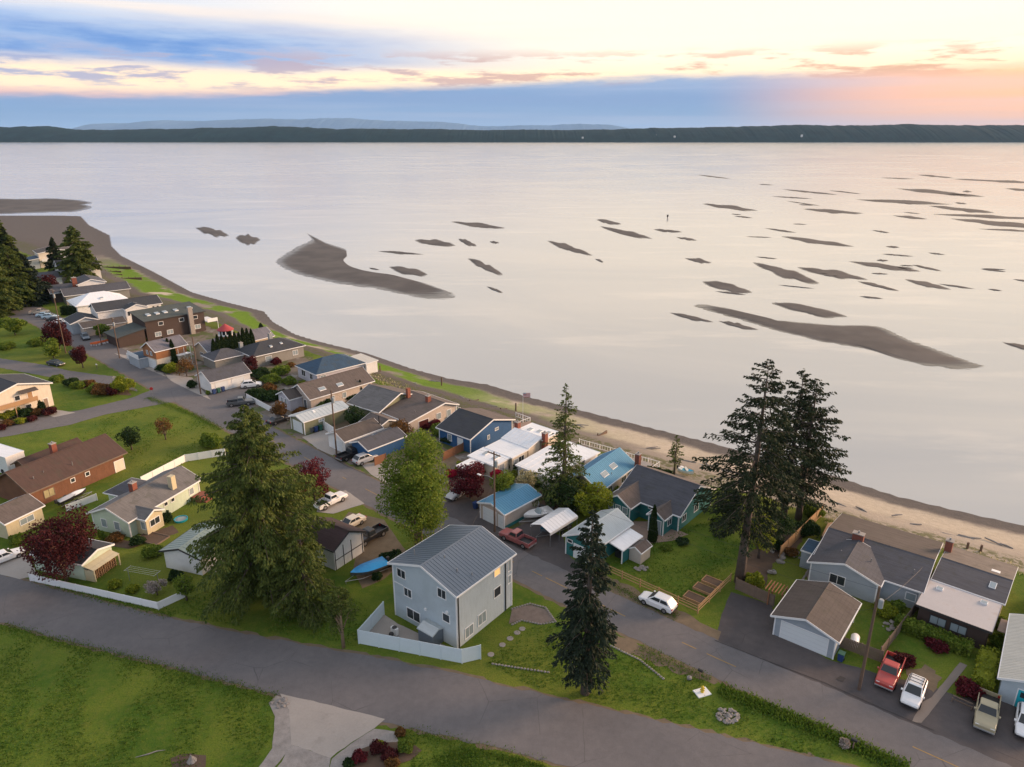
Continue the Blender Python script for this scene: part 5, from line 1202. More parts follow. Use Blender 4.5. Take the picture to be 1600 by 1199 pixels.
def shrub(px, py, w, h, leaf, label, seed=None, name='shrub', group=None, n=None, size=.10, depth=None, rz=0.0, box=False, cat='shrub'):
    seed = seed if seed is not None else int(px * 3 + py * 7); rng = np.random.default_rng(seed); base = G(px, py)
    root = empty(name, (base.x, base.y, 0), R(rz), label, cat, group); dp = depth or w
    n = n or int(260 + 420 * min(12, w * h))
    if box:
        P = rng.uniform(-1, 1, (n, 3)); ax = rng.integers(0, 3, n); sg = np.where(rng.random(n) < .5, -1, 1); P[np.arange(n), ax] = sg; P *= (.86 + .2 * rng.random((n, 1)))
        P[:, 2] = np.abs(P[:, 2]) if False else (P[:, 2] + 1) / 2
        P = P * np.array([w / 2, dp / 2, h]); P += rng.normal(size=P.shape) * .06
        core = MB().box(-w * .42, w * .42, -dp * .42, dp * .42, .01, h * .86)
    else:
        D = rng.normal(size=(n, 3)); D[:, 2] = np.abs(D[:, 2]) - .25; D /= np.linalg.norm(D, axis=1, keepdims=True)
        k = 1 + .16 * np.sin(D[:, 0] * 5 + seed) + .14 * np.sin(D[:, 1] * 6 + seed * 2) + rng.normal(size=n) * .06
        P = D * k[:, None] * np.array([w / 2, dp / 2, h * .56]) * rng.uniform(.82, 1.04, (n, 1)); P[:, 2] += h * .44; P[:, 2] = np.maximum(P[:, 2], .03)
        core = MB().blob((0, 0, h * .42), (w * .40, dp * .40, h * .40), seed)
    core.build('inner_growth', leaf, root)
    V_, Q_ = cards(P, rng.uniform(.6, 1.35, n) * size * (1 + .25 * max(w, h) ** .5), rng, None, .6)
    np_mesh('foliage', V_, Q_, leaf, root)
    return root
def column(px, py, h, w, label, seed, group=None, leaf='arbor', at=None):
    base = at or G(px, py); rng = np.random.default_rng(seed); root = empty('columnar_cypress', (base.x, base.y, 0), 0, label, 'cypress', group)
    n = int(900 * h * w / 4) + 300; t = rng.random(n); a = rng.uniform(0, 6.2832, n)
    r = w / 2 * np.minimum(1, (1 - t) ** .55 * 1.15) * (.8 + .25 * rng.random(n)) * (1 + .1 * np.sin(a * 3 + t * 9))
    P = np.stack([r * np.cos(a), r * np.sin(a), t * h], -1); A = np.stack([np.cos(a) * .3, np.sin(a) * .3, np.ones(n)], -1) + rng.normal(size=(n, 3)) * .25
    MB().lathe([(w * .30, .02), (w * .36, h * .35), (w * .22, h * .75), (.03, h * .96)], 9).build('trunk', leaf, root)
    V_, Q_ = cards(P, rng.uniform(.7, 1.2, n) * .17, rng, A, .45); np_mesh('foliage', V_, Q_, leaf, root)

conifer('western_red_cedar', 'huge spreading cedar on the lawn by the lower road', 420, 932, 634, 8.9, 'cedar', 1, per_m=24, bare=.09, droop=.38, shape='ovoid', size=.23, sparse=2.0, hang=1.3)
conifer('western_red_cedar', 'smaller drooping cedar at the foot of the huge cedar', 482, 962, 800, 4.2, 'cedar', 2, per_m=20, bare=.05, droop=.4, shape='ovoid', size=.21, sparse=1.8, hang=1.3)
conifer('spruce_tree', 'dark ragged spruce standing alone on the lawn between the roads', 914, 1083, 797, 4.1, 'spruce', 3, per_m=16, bare=.12, droop=.5, shape='fir', size=.24, sparse=1.9, hang=.9)
conifer('fir_tree', 'tall thin fir in front of the blue-roofed house', 880, 792, 600, 4.3, 'cedar', 4, per_m=12, bare=.14, droop=.30, shape='cone', size=.23, sparse=1.0, hang=.6)
conifer('douglas_fir', 'tallest dark fir with bare lower trunk at the corner of the lawn', 1155, 910, 560, 8.2, 'fir', 5, per_m=8, bare=.26, droop=.28, shape='fir', size=.25, sparse=1.5, lean=.35, hang=.7)
conifer('douglas_fir', 'dark fir with bare trunk, left of the pair by the cedar fence', 1224, 808, 578, 7.2, 'fir', 6, per_m=8, bare=.17, droop=.18, shape='fir', size=.27, sparse=1.5, hang=.7)
conifer('douglas_fir', 'dark fir with long side branches, right of the pair by the cedar fence', 1247, 812, 592, 8.6, 'fir', 7, per_m=8, bare=.17, droop=.14, shape='fir', size=.27, sparse=1.5, lean=.2, hang=.7)
conifer('shore_pine', 'small lone pine on the beach edge', 1053, 745, 680, 1.9, 'cedar', 8, per_m=10, bare=.32, droop=.1, shape='fir', size=.18)
for i, (x, y, tp, r, lf, sh, lab) in enumerate([(128, 444, 353, 9.5, 'cedar', 'ovoid', 'broad bright green conifer standing behind the white gabled house'), (94, 436, 371, 6.0, 'fir', 'cone', 'dark pointed conifer left of the broad green one'),
        (-8, 440, 298, 8.0, 'fir', 'fir', 'tall sparse fir rising above the wooded slope'), (14, 440, 336, 8.0, 'cedar', 'ovoid', 'rounded green tree high on the wooded slope'), (30, 478, 384, 9.0, 'cedar', 'ovoid', 'big dark cedar in the middle of the wooded slope'),
        (-6, 492, 396, 11.0, 'cedar', 'ovoid', 'broad olive cedar low on the wooded slope'), (52, 474, 398, 8.0, 'spruce', 'cone', 'dark spruce at the right end of the wooded slope'), (-40, 470, 352, 9, 'cedar', 'ovoid', 'dark cedar at the far edge of the wooded slope'), (22, 440, 352, 7, 'fir', 'cone', 'slim dark fir between the slope houses')]):
    conifer('slope_conifer', lab, x, y, tp, r, lf, 20 + i, per_m=14, bare=.03, droop=.4, shape=sh, size=.5, sparse=4.5, hang=.9)
broadleaf('cottonwood_tree', 'tall bright green leafy tree with several pale stems beside the road', 655, 866, 682, 9.6, 'leaf', 31, n=24000, size=.155, trunk='bark_pale', stems=4, low=.10)
broadleaf('red_maple', 'large dark red maple in front of the firewood shed', 104, 908, 797, 8.4, 'leaf_maroon', 32, n=11000, size=.15, low=.16, trunk='bark_pale')
broadleaf('red_maple', 'round deep red maple next to the streetlight pole', 735, 778, 724, 6.0, 'leaf_red', 33, n=6500, size=.15, low=.08)
broadleaf('red_maple', 'red-leaved tree half hidden behind the huge cedar', 492, 782, 718, 5.6, 'leaf_red', 34, n=5000, size=.15, low=.1)
broadleaf('red_maple', 'wide crimson maple on the green by the parked row', 94, 548, 503, 8.6, 'leaf_maroon', 35, n=5500, size=.22, low=.1)
broadleaf('red_maple', 'small crimson maple near the road junction', 130, 575, 537, 4.4, 'leaf_maroon', 36, n=3500, size=.17, low=.08)
broadleaf('red_maple', 'dark crimson tree below the dormer house', 76, 464, 429, 8.6, 'leaf_maroon', 37, n=4000, size=.28, low=.05)
broadleaf('street_tree', 'rounded light green tree beside the parking area', 24, 524, 495, 8.0, 'leaf', 38, n=4000, size=.24, low=.15)
broadleaf('street_tree', 'dark green tree beyond the parked cars', 30, 482, 440, 9.0, 'leaf_dark', 39, n=4500, size=.3, low=.08)
broadleaf('street_tree', 'olive green tree growing against the crimson maple on the green', 84, 560, 527, 5.0, 'leaf', 40, n=2600, size=.2, low=.12)
broadleaf('round_tree', 'round clipped green tree in front of the brown-roofed wing', 160, 526, 506, 4.6, 'leaf', 41, n=2600, size=.2, low=.2)
broadleaf('young_tree', 'thin sparsely leaved sapling at the corner of the pale vinyl fence', 537, 1012, 915, 3.8, 'cedar', 42, n=2800, size=.13, low=.22, trunk='bark_pale')
broadleaf('young_tree', 'light green young tree beside the cream shed', 292, 938, 895, 2.6, 'leaf', 43, n=1500, size=.12, low=.2)
broadleaf('lawn_tree', 'dense dark bush-like tree on the open lawn', 206, 703, 664, 3.6, 'leaf_dark', 44, n=2600, size=.14, low=.04)
broadleaf('lawn_tree', 'yellowish young tree on the open lawn', 259, 687, 652, 3.2, 'leaf_rust', 45, n=1200, size=.13, low=.25)
broadleaf('garden_tree', 'broad lime green tree beside the blue-roofed house', 925, 806, 752, 6.4, 'leaf_lime', 46, n=6000, size=.16, low=.05)
broadleaf('garden_tree', 'dark green tree at the base of the tall thin fir', 880, 800, 742, 6.5, 'leaf_dark', 47, n=5000, size=.17, low=.05)
broadleaf('garden_tree', 'green tree with pink-tinged top behind the utility pole', 790, 786, 742, 5.0, 'leaf', 48, n=3500, size=.15, low=.05)
broadleaf('garden_tree', 'cream flowering tree before the white flat-roofed house', 823, 772, 736, 3.8, 'leaf_cream', 49, n=2200, size=.14, low=.1)
broadleaf('garden_tree', 'green and russet tree beside the olive house', 556, 668, 637, 5.0, 'leaf_dark', 50, n=3200, size=.16, low=.05)
broadleaf('garden_tree', 'russet bare-branched tree in front of the beige house', 630, 688, 655, 5.0, 'leaf_rust', 51, n=1800, size=.15, low=.12)
broadleaf('garden_tree', 'rust orange rounded tree by the white boundary fence', 438, 652, 627, 4.2, 'leaf_rust', 52, n=2500, size=.15, low=.12)
broadleaf('garden_tree', 'brown-leaved tree beside the grey hipped house', 393, 585, 555, 3.6, 'leaf_maroon', 53, n=2000, size=.16, low=.05)
broadleaf('garden_tree', 'bare brown tree between the orange house and the garage', 292, 588, 560, 5.0, 'leaf_rust', 54, n=1200, size=.16, low=.1)
broadleaf('garden_tree', 'lime and dark green tree beside the tallest fir', 1185, 872, 800, 5.0, 'leaf_lime', 55, n=3000, size=.16, low=.05)
broadleaf('garden_tree', 'dark shrubby tree under the pair of firs', 1205, 850, 795, 5.5, 'leaf_dark', 56, n=3500, size=.16, low=.03)
broadleaf('orchard_tree', 'white blossoming low tree behind the white picket fence', 246, 930, 905, 3.0, 'blossom', 57, n=1600, size=.10, low=.2)
column(1019, 846, 5.6, 1.25, 'single tall columnar cypress beside the teal house', 61)
column(410, 531, 4.6, 2.3, 'stout columnar cypress behind the grey hipped house', 62)
for i, x in enumerate((557, 564)): column(x, 619, 3.6, 1.1, 'slim cypress against the long brown house wall', 63 + i, 'cypress pair by the brown house')
for i, (x, y) in enumerate(((260, 567), (267, 569), (273, 571))): column(x, y, 6.5, 1.8, 'tall cypress in front of the orange garage apartment', 66 + i, 'cypresses at the orange house')
tp = G(324, 551, 3.0)
for i in range(10):
    s_ = 1.0 + i * 1.15; q_ = Vector((tp.x, tp.y, 0)) + Matrix.Rotation(R(-38), 3, 'Z') @ Vector((1.5, s_, 0))
    column(0, 0, 6.4 + (i * 37 % 10) / 8, 1.9, 'dark cypress in the tall hedge row beside the tower house', 70 + i, 'cypress hedge row', at=q_)
# shrubs: (px, py, width, height, foliage, label, group)
S = shrub
S(331, 698, 4.6, 2.2, 'leaf', 'large clipped hedge at the end of the open lawn', depth=3.0, rz=-40, size=.12)
S(1455, 1000, 7.0, 1.3, 'leaf', 'long low clipped hedge under the flat-roofed house windows', name='hedge', depth=1.6, rz=-41, box=True, cat='hedge')
S(1538, 1055, 1.7, 1.6, 'leaf_lime', 'tall lime green hedge beside the concrete path', name='hedge', depth=6.0, rz=-38, box=True, cat='hedge')
S(1462, 1013, 2.2, 1.0, 'leaf_red', 'round dark red shrub in the fenced front yard')
S(1410, 1038, 2.0, 1.1, 'leaf_maroon', 'dark red shrub behind the red pickup')
S(1515, 1086, 2.6, 1.2, 'leaf_red', 'wide red shrub at the corner of the concrete path')
S(1178, 915, 2.2, 1.5, 'leaf_lime', 'bright yellow-green shrub against the board fence', n=1500)
S(1262, 835, 2.8, 1.8, 'leaf_dark', 'green shrub at the end of the cedar fence'); S(1268, 806, 3.0, 1.6, 'leaf', 'dark green bush by the beach deck')
S(1235, 868, 1.6, 1.0, 'leaf_rust', 'brownish shrub on the bank of the garden bed'); S(1215, 858, 1.8, 1.2, 'leaf_dark', 'dark shrub between rocks in the garden bed')
S(1268, 886, 1.0, .9, 'leaf_rust', 'small rusty plant on the lawn edge by the paved path')
S(1122, 838, 1.6, 1.0, 'leaf', 'green shrub at the side wall of the teal house'); S(1065, 850, 1.6, .8, 'leaf_dark', 'low green plants on the patio edge of the teal house'); S(1040, 858, 1.4, .6, 'leaf', 'low green shrub under the columnar cypress')
S(1018, 742, 2.6, 1.3, 'leaf_dark', 'dark bush behind the teal house, left one', 701); S(1040, 746, 2.0, 1.2, 'leaf_dark', 'round dark bush behind the teal house next to the pine', 702)
S(705, 745, 1.8, 1.2, 'blossom_red', 'bright red flowering shrub left of the round red maple'); S(775, 748, 2.0, 1.6, 'blossom_red', 'red flowering shrub right of the round red maple')
S(590, 905, 1.2, .8, 'leaf_dark', 'dark low shrub behind the blue covered boat'); S(615, 880, 3.0, 1.5, 'leaf_dark', 'dark shrub at the foot of the tall leafy tree'); S(700, 850, 3.6, 2.0, 'leaf_dark', 'dark undergrowth between the leafy tree and the metal roof')
S(505, 655, 3.0, 1.4, 'leaf_red', 'round red shrub before the long brown house'); S(470, 648, 3.2, 1.2, 'leaf_rust', 'russet shrub in the yard of the long brown house'); S(525, 652, 2.6, 1.1, 'leaf_lime', 'yellow-green shrub before the long brown house')
S(535, 655, 1.8, 1.4, 'leaf_dark', 'dark conifer-like shrub beside the olive house'); S(582, 655, 2.4, 1.2, 'leaf_red', 'reddish shrub by the olive house eaves')
S(676, 668, 3.4, 1.3, 'leaf_red', 'dark red shrub under the beige house windows'); S(690, 676, 4.2, 1.5, 'leaf', 'bright green hedge in front of the beige house'); S(705, 690, 4.0, 1.4, 'leaf_dark', 'green hedge near the royal blue house')
for x, y, w, hh, m in ((408, 590, 4, 2, 'leaf_dark'), (425, 598, 4, 1.8, 'leaf'), (420, 612, 3, 1.6, 'leaf_rust'), (440, 585, 3.5, 1.8, 'leaf'), (400, 620, 3.5, 1.6, 'leaf_dark'), (418, 625, 4, 1.7, 'leaf_dark'), (452, 600, 3, 1.5, 'leaf'), (440, 622, 3.5, 1.5, 'leaf_dark'), (455, 618, 2.4, 1.2, 'leaf_lime')):
    S(x, y, w, hh, m, TINT[m] + ' garden shrub in the thick planting behind the white boundary fence', group='shrubs behind the boundary fence', size=.15)
S(432, 570, 2.4, 1.6, 'leaf_red', 'red shrub under the grey house windows'); S(268, 582, 3.6, 2.0, 'leaf_lime', 'yellow-green rounded bush beside the orange garage apartment'); S(255, 580, 2.6, 1.6, 'leaf_dark', 'dark bush at the corner of the orange garage apartment')
S(375, 545, 2.6, 1.6, 'leaf_lime', 'light green bush at the end of the cypress hedge'); S(300, 606, 2.0, 1.6, 'leaf_dark', 'dark shrub at the left wall of the white garage'); S(325, 617, .8, .9, 'leaf', 'small shrub at the foot of the garage pole')
for x, y, w, hh, m in ((8, 655, 3, 1.8, 'leaf_lime'), (25, 650, 3, 1.6, 'leaf'), (42, 650, 2.6, 1.5, 'leaf_dark'), (60, 648, 2.2, 1.2, 'leaf_rust'), (14, 665, 2, 1.0, 'leaf_rust'), (32, 662, 2, 1.0, 'leaf_lime'), (0, 672, 2, 1.0, 'leaf_maroon'), (50, 658, 1.8, .9, 'leaf_maroon')):
    S(x, y, w, hh, m, TINT[m] + ' garden shrub in the bed before the stucco house', group='shrubs before the stucco house')
S(78, 648, 2.6, 1.4, 'leaf_maroon', 'dark red shrub at the drive of the stucco house'); S(67, 645, 1.2, 2.4, 'arbor', 'upright dark shrub at the stucco house door')
for x, y, w, hh, m in ((112, 602, 3, 1.5, 'leaf_dark'), (125, 606, 3, 1.4, 'leaf'), (138, 604, 2.4, 1.4, 'leaf_rust'), (150, 612, 3.5, 1.6, 'leaf'), (162, 616, 4.0, 2.2, 'leaf_rust'), (90, 596, 2.6, 1.4, 'leaf')):
    S(x, y, w, hh, m, TINT[m] + ' shrub in the planted corner below the side road', group='shrubs in the junction corner')
S(192, 612, 4.0, 3.0, 'leaf_lime', 'bright yellow-green bush at the road junction'); S(176, 617, 2.4, 1.8, 'leaf_maroon', 'reddish shrub beside the bright junction bush')
S(58, 540, 4.2, 1.8, 'leaf', 'light green bush on the green by the maple'); S(10, 545, 4.2, 1.6, 'leaf', 'green bush beside the low garage on the left'); S(110, 492, 4.4, 2.6, 'arbor', 'dark clipped hedge beside the row of parked cars', box=True, depth=2.0); S(50, 470, 5, 3, 'leaf_dark', 'dense bush below the wooded slope')
S(215, 850, 1.8, 1.0, 'leaf_dark', 'green shrub before the pale green house'); S(238, 868, 2.4, 1.3, 'leaf', 'green bush in the round bed on the back lawn'); S(180, 845, 2.2, .9, 'leaf_rust', 'rusty low shrub beside the pale green house'); S(262, 815, 1.4, 1.4, 'leaf_dark', 'dark shrub by the brick steps')
S(180, 918, 1.4, 1.0, 'leaf_lime', 'lime shrub beside the firewood store'); S(208, 925, 1.3, .9, 'leaf_lime', 'small yellow shrub behind the white picket fence'); S(275, 905, 1.6, 1.1, 'leaf_dark', 'covered grey-green shrub against the cream shed'); S(150, 845, 2.4, 1.2, 'leaf', 'green shrub beside the red maple'); S(30, 848, 2.2, 1.2, 'leaf', 'green shrub below the tan garage')
# heathers in the bed by the lower drive
S(561, 1188, 1.35, .8, 'leaf_red', 'smooth rounded rusty-red heather mound by the drive', n=900, size=.07)
S(590, 1172, 1.5, .7, 'leaf_maroon', 'dark red heather mound behind the rounded one', n=900, size=.07); S(608, 1184, 1.5, .7, 'leaf_maroon', 'wide maroon heather mound in the drive bed', n=900, size=.07)
S(594, 1166, .6, .6, 'leaf_lime', 'small lime plant among the heathers', size=.07); S(635, 1172, 1.3, .8, 'leaf', 'green shrub at the end of the heather bed'); S(625, 1148, .9, .6, 'leaf_rust', 'pinkish dry shrub at the road edge'); S(612, 1196, 1.2, .6, 'leaf_rust', 'straw-coloured shrub in the heather bed'); S(545, 1196, 1.0, .5, 'leaf_dark', 'dark green shrub at the gravel edge')

# long grass and weeds along the road edges (nobody could count them)
def weeds(lines, name, leaf, n_per_m, width, hgt, seed):
    rng = np.random.default_rng(seed); C = []
    for line in lines:
        W = [G(*p) for p in line]
        for a, b in zip(W, W[1:]):
            L = (b - a).length; n = int(L * n_per_m); t = rng.random(n); d = np.array([(b - a).x, (b - a).y]) / max(L, .01); nr = np.array([-d[1], d[0]])
            p = np.array([a.x, a.y]) + np.outer(t * L, d) + np.outer(rng.normal(size=n) * width, nr)
            C.append(np.column_stack([p, rng.uniform(.05, hgt, n)]))
    C = np.concatenate(C); n = len(C); A = rng.normal(size=(n, 3)) * .5 + np.array([0, 0, 1.0])
    V_, Q_ = cards(C, rng.uniform(.6, 1.3, n) * hgt * .6, rng, A, .35)
    prop(np_mesh(name, V_, Q_, leaf), 'long rough grass and weeds along the road edges', 'grass', None, 'stuff')
weeds([[(1122, 1078), (1180, 1100), (1240, 1125), (1300, 1150), (1360, 1178), (1420, 1205)]], 'ditch_growth', 'weed', 330, .5, .30, 1)
weeds([[(0, 978), (100, 1006), (200, 1030), (300, 1056), (430, 1092)], [(620, 1142), (700, 1160), (800, 1186), (850, 1200)], [(230, 622), (265, 634), (310, 652), (345, 672)], [(940, 905), (1000, 938), (1060, 965)], [(1000, 1012), (1060, 1042), (1110, 1064)], [(60, 905), (160, 935), (270, 962)]], 'verge_grass', 'weed', 110, .45, .17, 2)
weeds([[(820, 690), (900, 712), (980, 735)], [(1290, 812), (1400, 842), (1500, 866), (1600, 893)], [(560, 582), (640, 612)]], 'beach_grass', 'leaf_cream', 26, 1.0, .35, 3)

# short grass blades on the near lawns
def lawn(poly, n, seed, hgt=.12):
    rng = np.random.default_rng(seed); W = np.array([G(*p).xy for p in poly]); lo, hi = W.min(0), W.max(0); P = rng.uniform(lo, hi, (n * 3, 2)); ins = np.zeros(len(P), bool); j = len(W) - 1
    for i in range(len(W)):
        c_ = ((W[i, 1] > P[:, 1]) != (W[j, 1] > P[:, 1])) & (P[:, 0] < (W[j, 0] - W[i, 0]) * (P[:, 1] - W[i, 1]) / (W[j, 1] - W[i, 1] + 1e-9) + W[i, 0]); ins ^= c_; j = i
    P = P[ins][:n]; m = len(P); fr = rng.normal(size=(9, 2)) * .55; ph = rng.uniform(0, 6.28, 9); clump = np.sin(P @ fr.T + ph).sum(1) / 2.1 + rng.normal(size=m) * .7; P = P[clump > -.25]; m = len(P)
    C = np.column_stack([P, rng.uniform(.01, hgt * .5, m)]); A = rng.normal(size=(m, 3)) * .7 + np.array([0, 0, 1.0])
    V_, Q_ = cards(C, rng.uniform(.5, 1.4, m) * hgt, rng, A, .5); prop(np_mesh('lawn_grass', V_, Q_, 'weed'), kind='stuff')
lawn([(-10, 985), (100, 1010), (300, 1060), (418, 1092), (424, 1150), (395, 1199), (-10, 1199)], 12000, 5)
lawn([(760, 1040), (800, 985), (870, 975), (1000, 1020), (1110, 1070), (1330, 1180), (1290, 1185), (1000, 1115), (850, 1080)], 8000, 6)
lawn([(250, 955), (330, 920), (540, 930), (600, 960), (555, 1010), (400, 985)], 5000, 7); lawn([(620, 1150), (760, 1172), (860, 1199), (640, 1199), (650, 1175)], 5000, 8)
lawn([(950, 880), (1060, 830), (1150, 800), (1160, 890), (1085, 950)], 6000, 9); lawn([(70, 690), (200, 640), (330, 660), (340, 705), (225, 750), (190, 700)], 5000, 10, .14)
rq = random.Random(77); LF = ['leaf', 'leaf_dark', 'leaf_rust', 'leaf_lime', 'leaf_dark', 'leaf']
for x0, y0 in ((455, 575), (470, 602), (530, 600), (545, 625), (600, 655), (620, 640), (660, 690), (668, 700), (720, 735), (735, 742), (760, 735), (800, 735), (806, 745), (840, 760), (855, 765), (905, 775), (945, 790), (955, 770), (1000, 800), (300, 575), (340, 575), (285, 555), (205, 535), (175, 530), (150, 510), (128, 490), (235, 530), (380, 565), (500, 640), (515, 635), (580, 640), (690, 655), (785, 775), (870, 775), (1125, 820), (1140, 800), (1480, 970), (1530, 975), (1555, 1010), (1570, 985), (1380, 960), (1405, 955)):
    m_ = rq.choice(LF); S(x0 + rq.uniform(-4, 4), y0 + rq.uniform(-3, 3), rq.uniform(1.2, 2.6), rq.uniform(.8, 1.7), m_, TINT[m_] + ' shrub in a narrow yard of the beach-side row', group='yard shrubs of the beach row')
# ------------------------------------------------------------------ fences, poles, street and beach furniture
def fence(name, label, pts, hgt, mat_, kind='solid', post=2.4, cat='fence', group=None, postmat=None):
    """panels between posts along photo points; each panel, post and rail is a part"""
    W = [G(*p) for p in pts]; o = W[0]; root = empty(name, (o.x, o.y, 0), 0, label, cat, group); postmat = postmat or mat_
    for a, b in zip(W, W[1:]):
        L = (b - a).length; n = max(1, round(L / post)); d = (b - a).normalized(); ang = math.atan2(d.y, d.x)
        for i in range(n):
            p = a + (b - a) * (i / n) - o; l = L / n
            def put(nm, m, x0, x1, y0, y1, z0, z1):
                q = MB().box(x0, x1, y0, y1, z0, z1).build(nm, m, root); q.location = (p.x, p.y, 0); q.rotation_euler = (0, 0, ang)
            put('post', postmat, -.06, .06, -.06, .06, 0.0, hgt + .06)
            if kind == 'solid': put('panel', mat_, .07, l - .07, -.02, .02, .05, hgt); put('top_rail', postmat, .07, l - .07, -.035, .035, hgt - .001 - .08 + .08, hgt + .04)
            elif kind == 'boards':
                k = max(3, int(l / .16)); bw = (l - .14) / k
                bd = MB()
                for j in range(k): bd.box(.07 + j * bw, .07 + (j + 1) * bw - .015, -.012, .012, .05, hgt + (.015 if j % 2 else -.01))
                bd.build_split('board', mat_, root)
                for c in root.children:
                    if c.name.startswith('board') and c.location.length == 0 and c.rotation_euler.z == 0 and 'set' not in c: c.location = (p.x, p.y, 0); c.rotation_euler = (0, 0, ang); c['set'] = 1
                put('rail', mat_, .07, l - .07, .013, .05, .35, .45); put('rail', mat_, .07, l - .07, .013, .05, hgt - .35, hgt - .25)
            elif kind == 'rail':
                for z in (.35, .75, hgt - .08): put('rail', mat_, .0, l, -.03, .03, z - .05, z + .05)
            elif kind == 'railing':
                put('top_rail', mat_, 0, l, -.04, .04, hgt - .07, hgt); put('bottom_rail', mat_, 0, l, -.03, .03, .12, .18)
                for j in range(1, max(2, int(l / .5))): q = l * j / max(2, int(l / .5)); put('baluster', mat_, q - .02, q + .02, -.02, .02, .181, hgt - .071)
    e = W[-1] - o; q = MB().box(-.06, .06, -.06, .06, 0, hgt + .06).build('post', postmat, root); q.location = (e.x, e.y, 0)
    return root
fence('vinyl_fence', 'tall pale blue vinyl fence around the yard of the three-storey house', [(600, 961), (561, 1006), (722, 1037), (751, 1030)], 1.8, 'fence_vinyl')
fence('vinyl_fence', 'low white vinyl fence along the lower road before the firewood shed', [(48, 908), (248, 953), (291, 933)], 1.0, 'trim_white')
fence('vinyl_fence', 'white vinyl fence running across the open lawn', [(222, 757), (290, 722), (352, 712)], 1.3, 'trim_white')
fence('vinyl_fence', 'low white vinyl fence behind the pale green house', [(105, 800), (152, 782)], 1.1, 'trim_white')
fence('vinyl_fence', 'white boundary fence between the dark grey pickup and the gardens', [(386, 624), (425, 645)], 1.2, 'trim_white')
fence('vinyl_fence', 'white screen fence beside the olive garage', [(502, 668), (523, 682)], 1.7, 'trim_white')
fence('vinyl_fence', 'white fence beside the blue patio building', [(199, 560), (228, 573)], 1.4, 'trim_white')
fence('board_fence', 'brown board fence closing the paved drive beside the garage', [(1149, 921), (1208, 948)], 1.6, 'old_wood', 'boards')
fence('board_fence', 'grey-brown board fence with the propane tank behind it', [(1312, 1012), (1377, 1036)], 1.5, 'old_wood', 'boards')
fence('board_fence', 'new cedar fence running from the firs to the beach deck', [(1218, 872), (1284, 806)], 1.8, 'new_wood', 'boards')
fence('board_fence', 'long weathered fence between the two beach houses', [(1374, 1030), (1470, 905)], 1.6, 'old_wood', 'boards')
fence('board_fence', 'red-brown cedar fence in front of the royal blue house', [(693, 720), (724, 705)], 1.6, 'cedar_fence', 'boards')
fence('board_fence', 'red-brown fence screening the blue-walled wing', [(586, 728), (603, 722)], 1.6, 'cedar_fence', 'boards')
fence('rail_fence', 'wooden rail fence in front of the big lawn', [(945, 893), (1090, 959), (1141, 909)], 1.15, 'new_wood', 'rail', 2.6)
fence('wire_fence', 'thin rail along the front of the brick house hedge', [(1405, 975), (1510, 1020)], .7, 'steel', 'rail', 3.0)
fence('low_rail', 'low timber rail beside the wide red shrub', [(1487, 1096), (1518, 1110)], .4, 'old_wood', 'rail', 2.0)
for nm, pts in (('white deck railing behind the royal blue house', [(806, 668), (828, 660), (806, 652)]), ('white deck railing beyond the tall thin fir', [(905, 694), (970, 712)]), ('white deck railing behind the blue-roofed house', [(978, 715), (1030, 730), (1012, 742)]), ('white stair railing behind the beige house', [(708, 640), (742, 654)])):
    fence('deck_railing', nm, pts, 1.0, 'trim_white', 'railing', 2.0, 'railing')
# decks
def deck(label, poly, z, m='deck_wood'):
    W = [G(*p) for p in poly]; o = W[0]; root = empty('deck', (o.x, o.y, 0), 0, label, 'deck')
    MB().prism([((p - o).x, (p - o).y) for p in W], z - .1, z).build('deck_boards', m, root)
    for p in W: MB().box((p - o).x - .08, (p - o).x + .08, (p - o).y - .08, (p - o).y + .08, -2.0, z - .101).build('post', 'old_wood', root)
deck('angular timber deck behind the slate-blue bungalow', [(1283, 842), (1293, 822), (1320, 818), (1345, 826), (1322, 848), (1300, 852)], .5)
deck('pale deck behind the blue-roofed house', [(965, 712), (1020, 728), (1008, 740), (950, 722)], .4, 'concrete')
deck('timber deck behind the royal blue house', [(792, 668), (828, 662), (838, 672), (806, 680)], .5, 'paving')
# utility poles and wires
def pole(label, px, py, top, arms=1, lamp=False, can=False, r=.15):
    b = G(px, py); h = height_of(b, top); root = empty('utility_pole', (b.x, b.y, 0), R(-40), label, 'utility pole')
    MB().tube([(0, 0, -.3), (0, 0, h)], [r, r * .7], 10).build('pole', 'pole_wood', root)
    for i in range(arms):
        z = h - .35 - i * .9; a = MB().box(-1.15, 1.15, -.06, .06, z - .07, z + .07).build('crossarm', 'pole_wood', root)
        for x in (-1.0, -.4, .4, 1.0): MB().lathe([(.05, z + .07), (.06, z + .14), (.03, z + .24)], 8, (x, 0, 0)).build('insulator', 'ceramic', a)
    if can: MB().lathe([(.22, h - 2.2), (.24, h - 2.15), (.24, h - 1.35), (.18, h - 1.25)], 12, (.38, 0, 0)).build('transformer', 'ceramic', root)
    if lamp:
        z = h - 4.2 if h > 9 else h - 1.5; q = MB().tube([(0, 0, z), (-.8, -.3, z + .35), (-1.9, -.7, z + .4)], .035, 6).build('lamp_arm', 'steel', root)
        MB().box(-2.4, -1.75, -.95, -.65, z + .33, z + .47).build('lamp_head', 'gel_white', q, bevel=.05)
    return b, h
P1 = pole('dark utility pole with crossarm and streetlight in front of the blue-roofed garage', 773, 831, 706, 1, True, True)
P2 = pole('brown utility pole with transformer beside the red pickup', 1342, 1078, 917, 0, False, True, .17)
P3 = pole('tall dark utility pole between olive garage and black pickup', 526, 710, 610, 0, False, True)
P4 = pole('utility pole with streetlight at the corner of the two-door garage', 314, 616, 526, 0, True, False)
P5 = pole('utility pole beside the blue patio building', 187, 560, 496, 1, False, True)
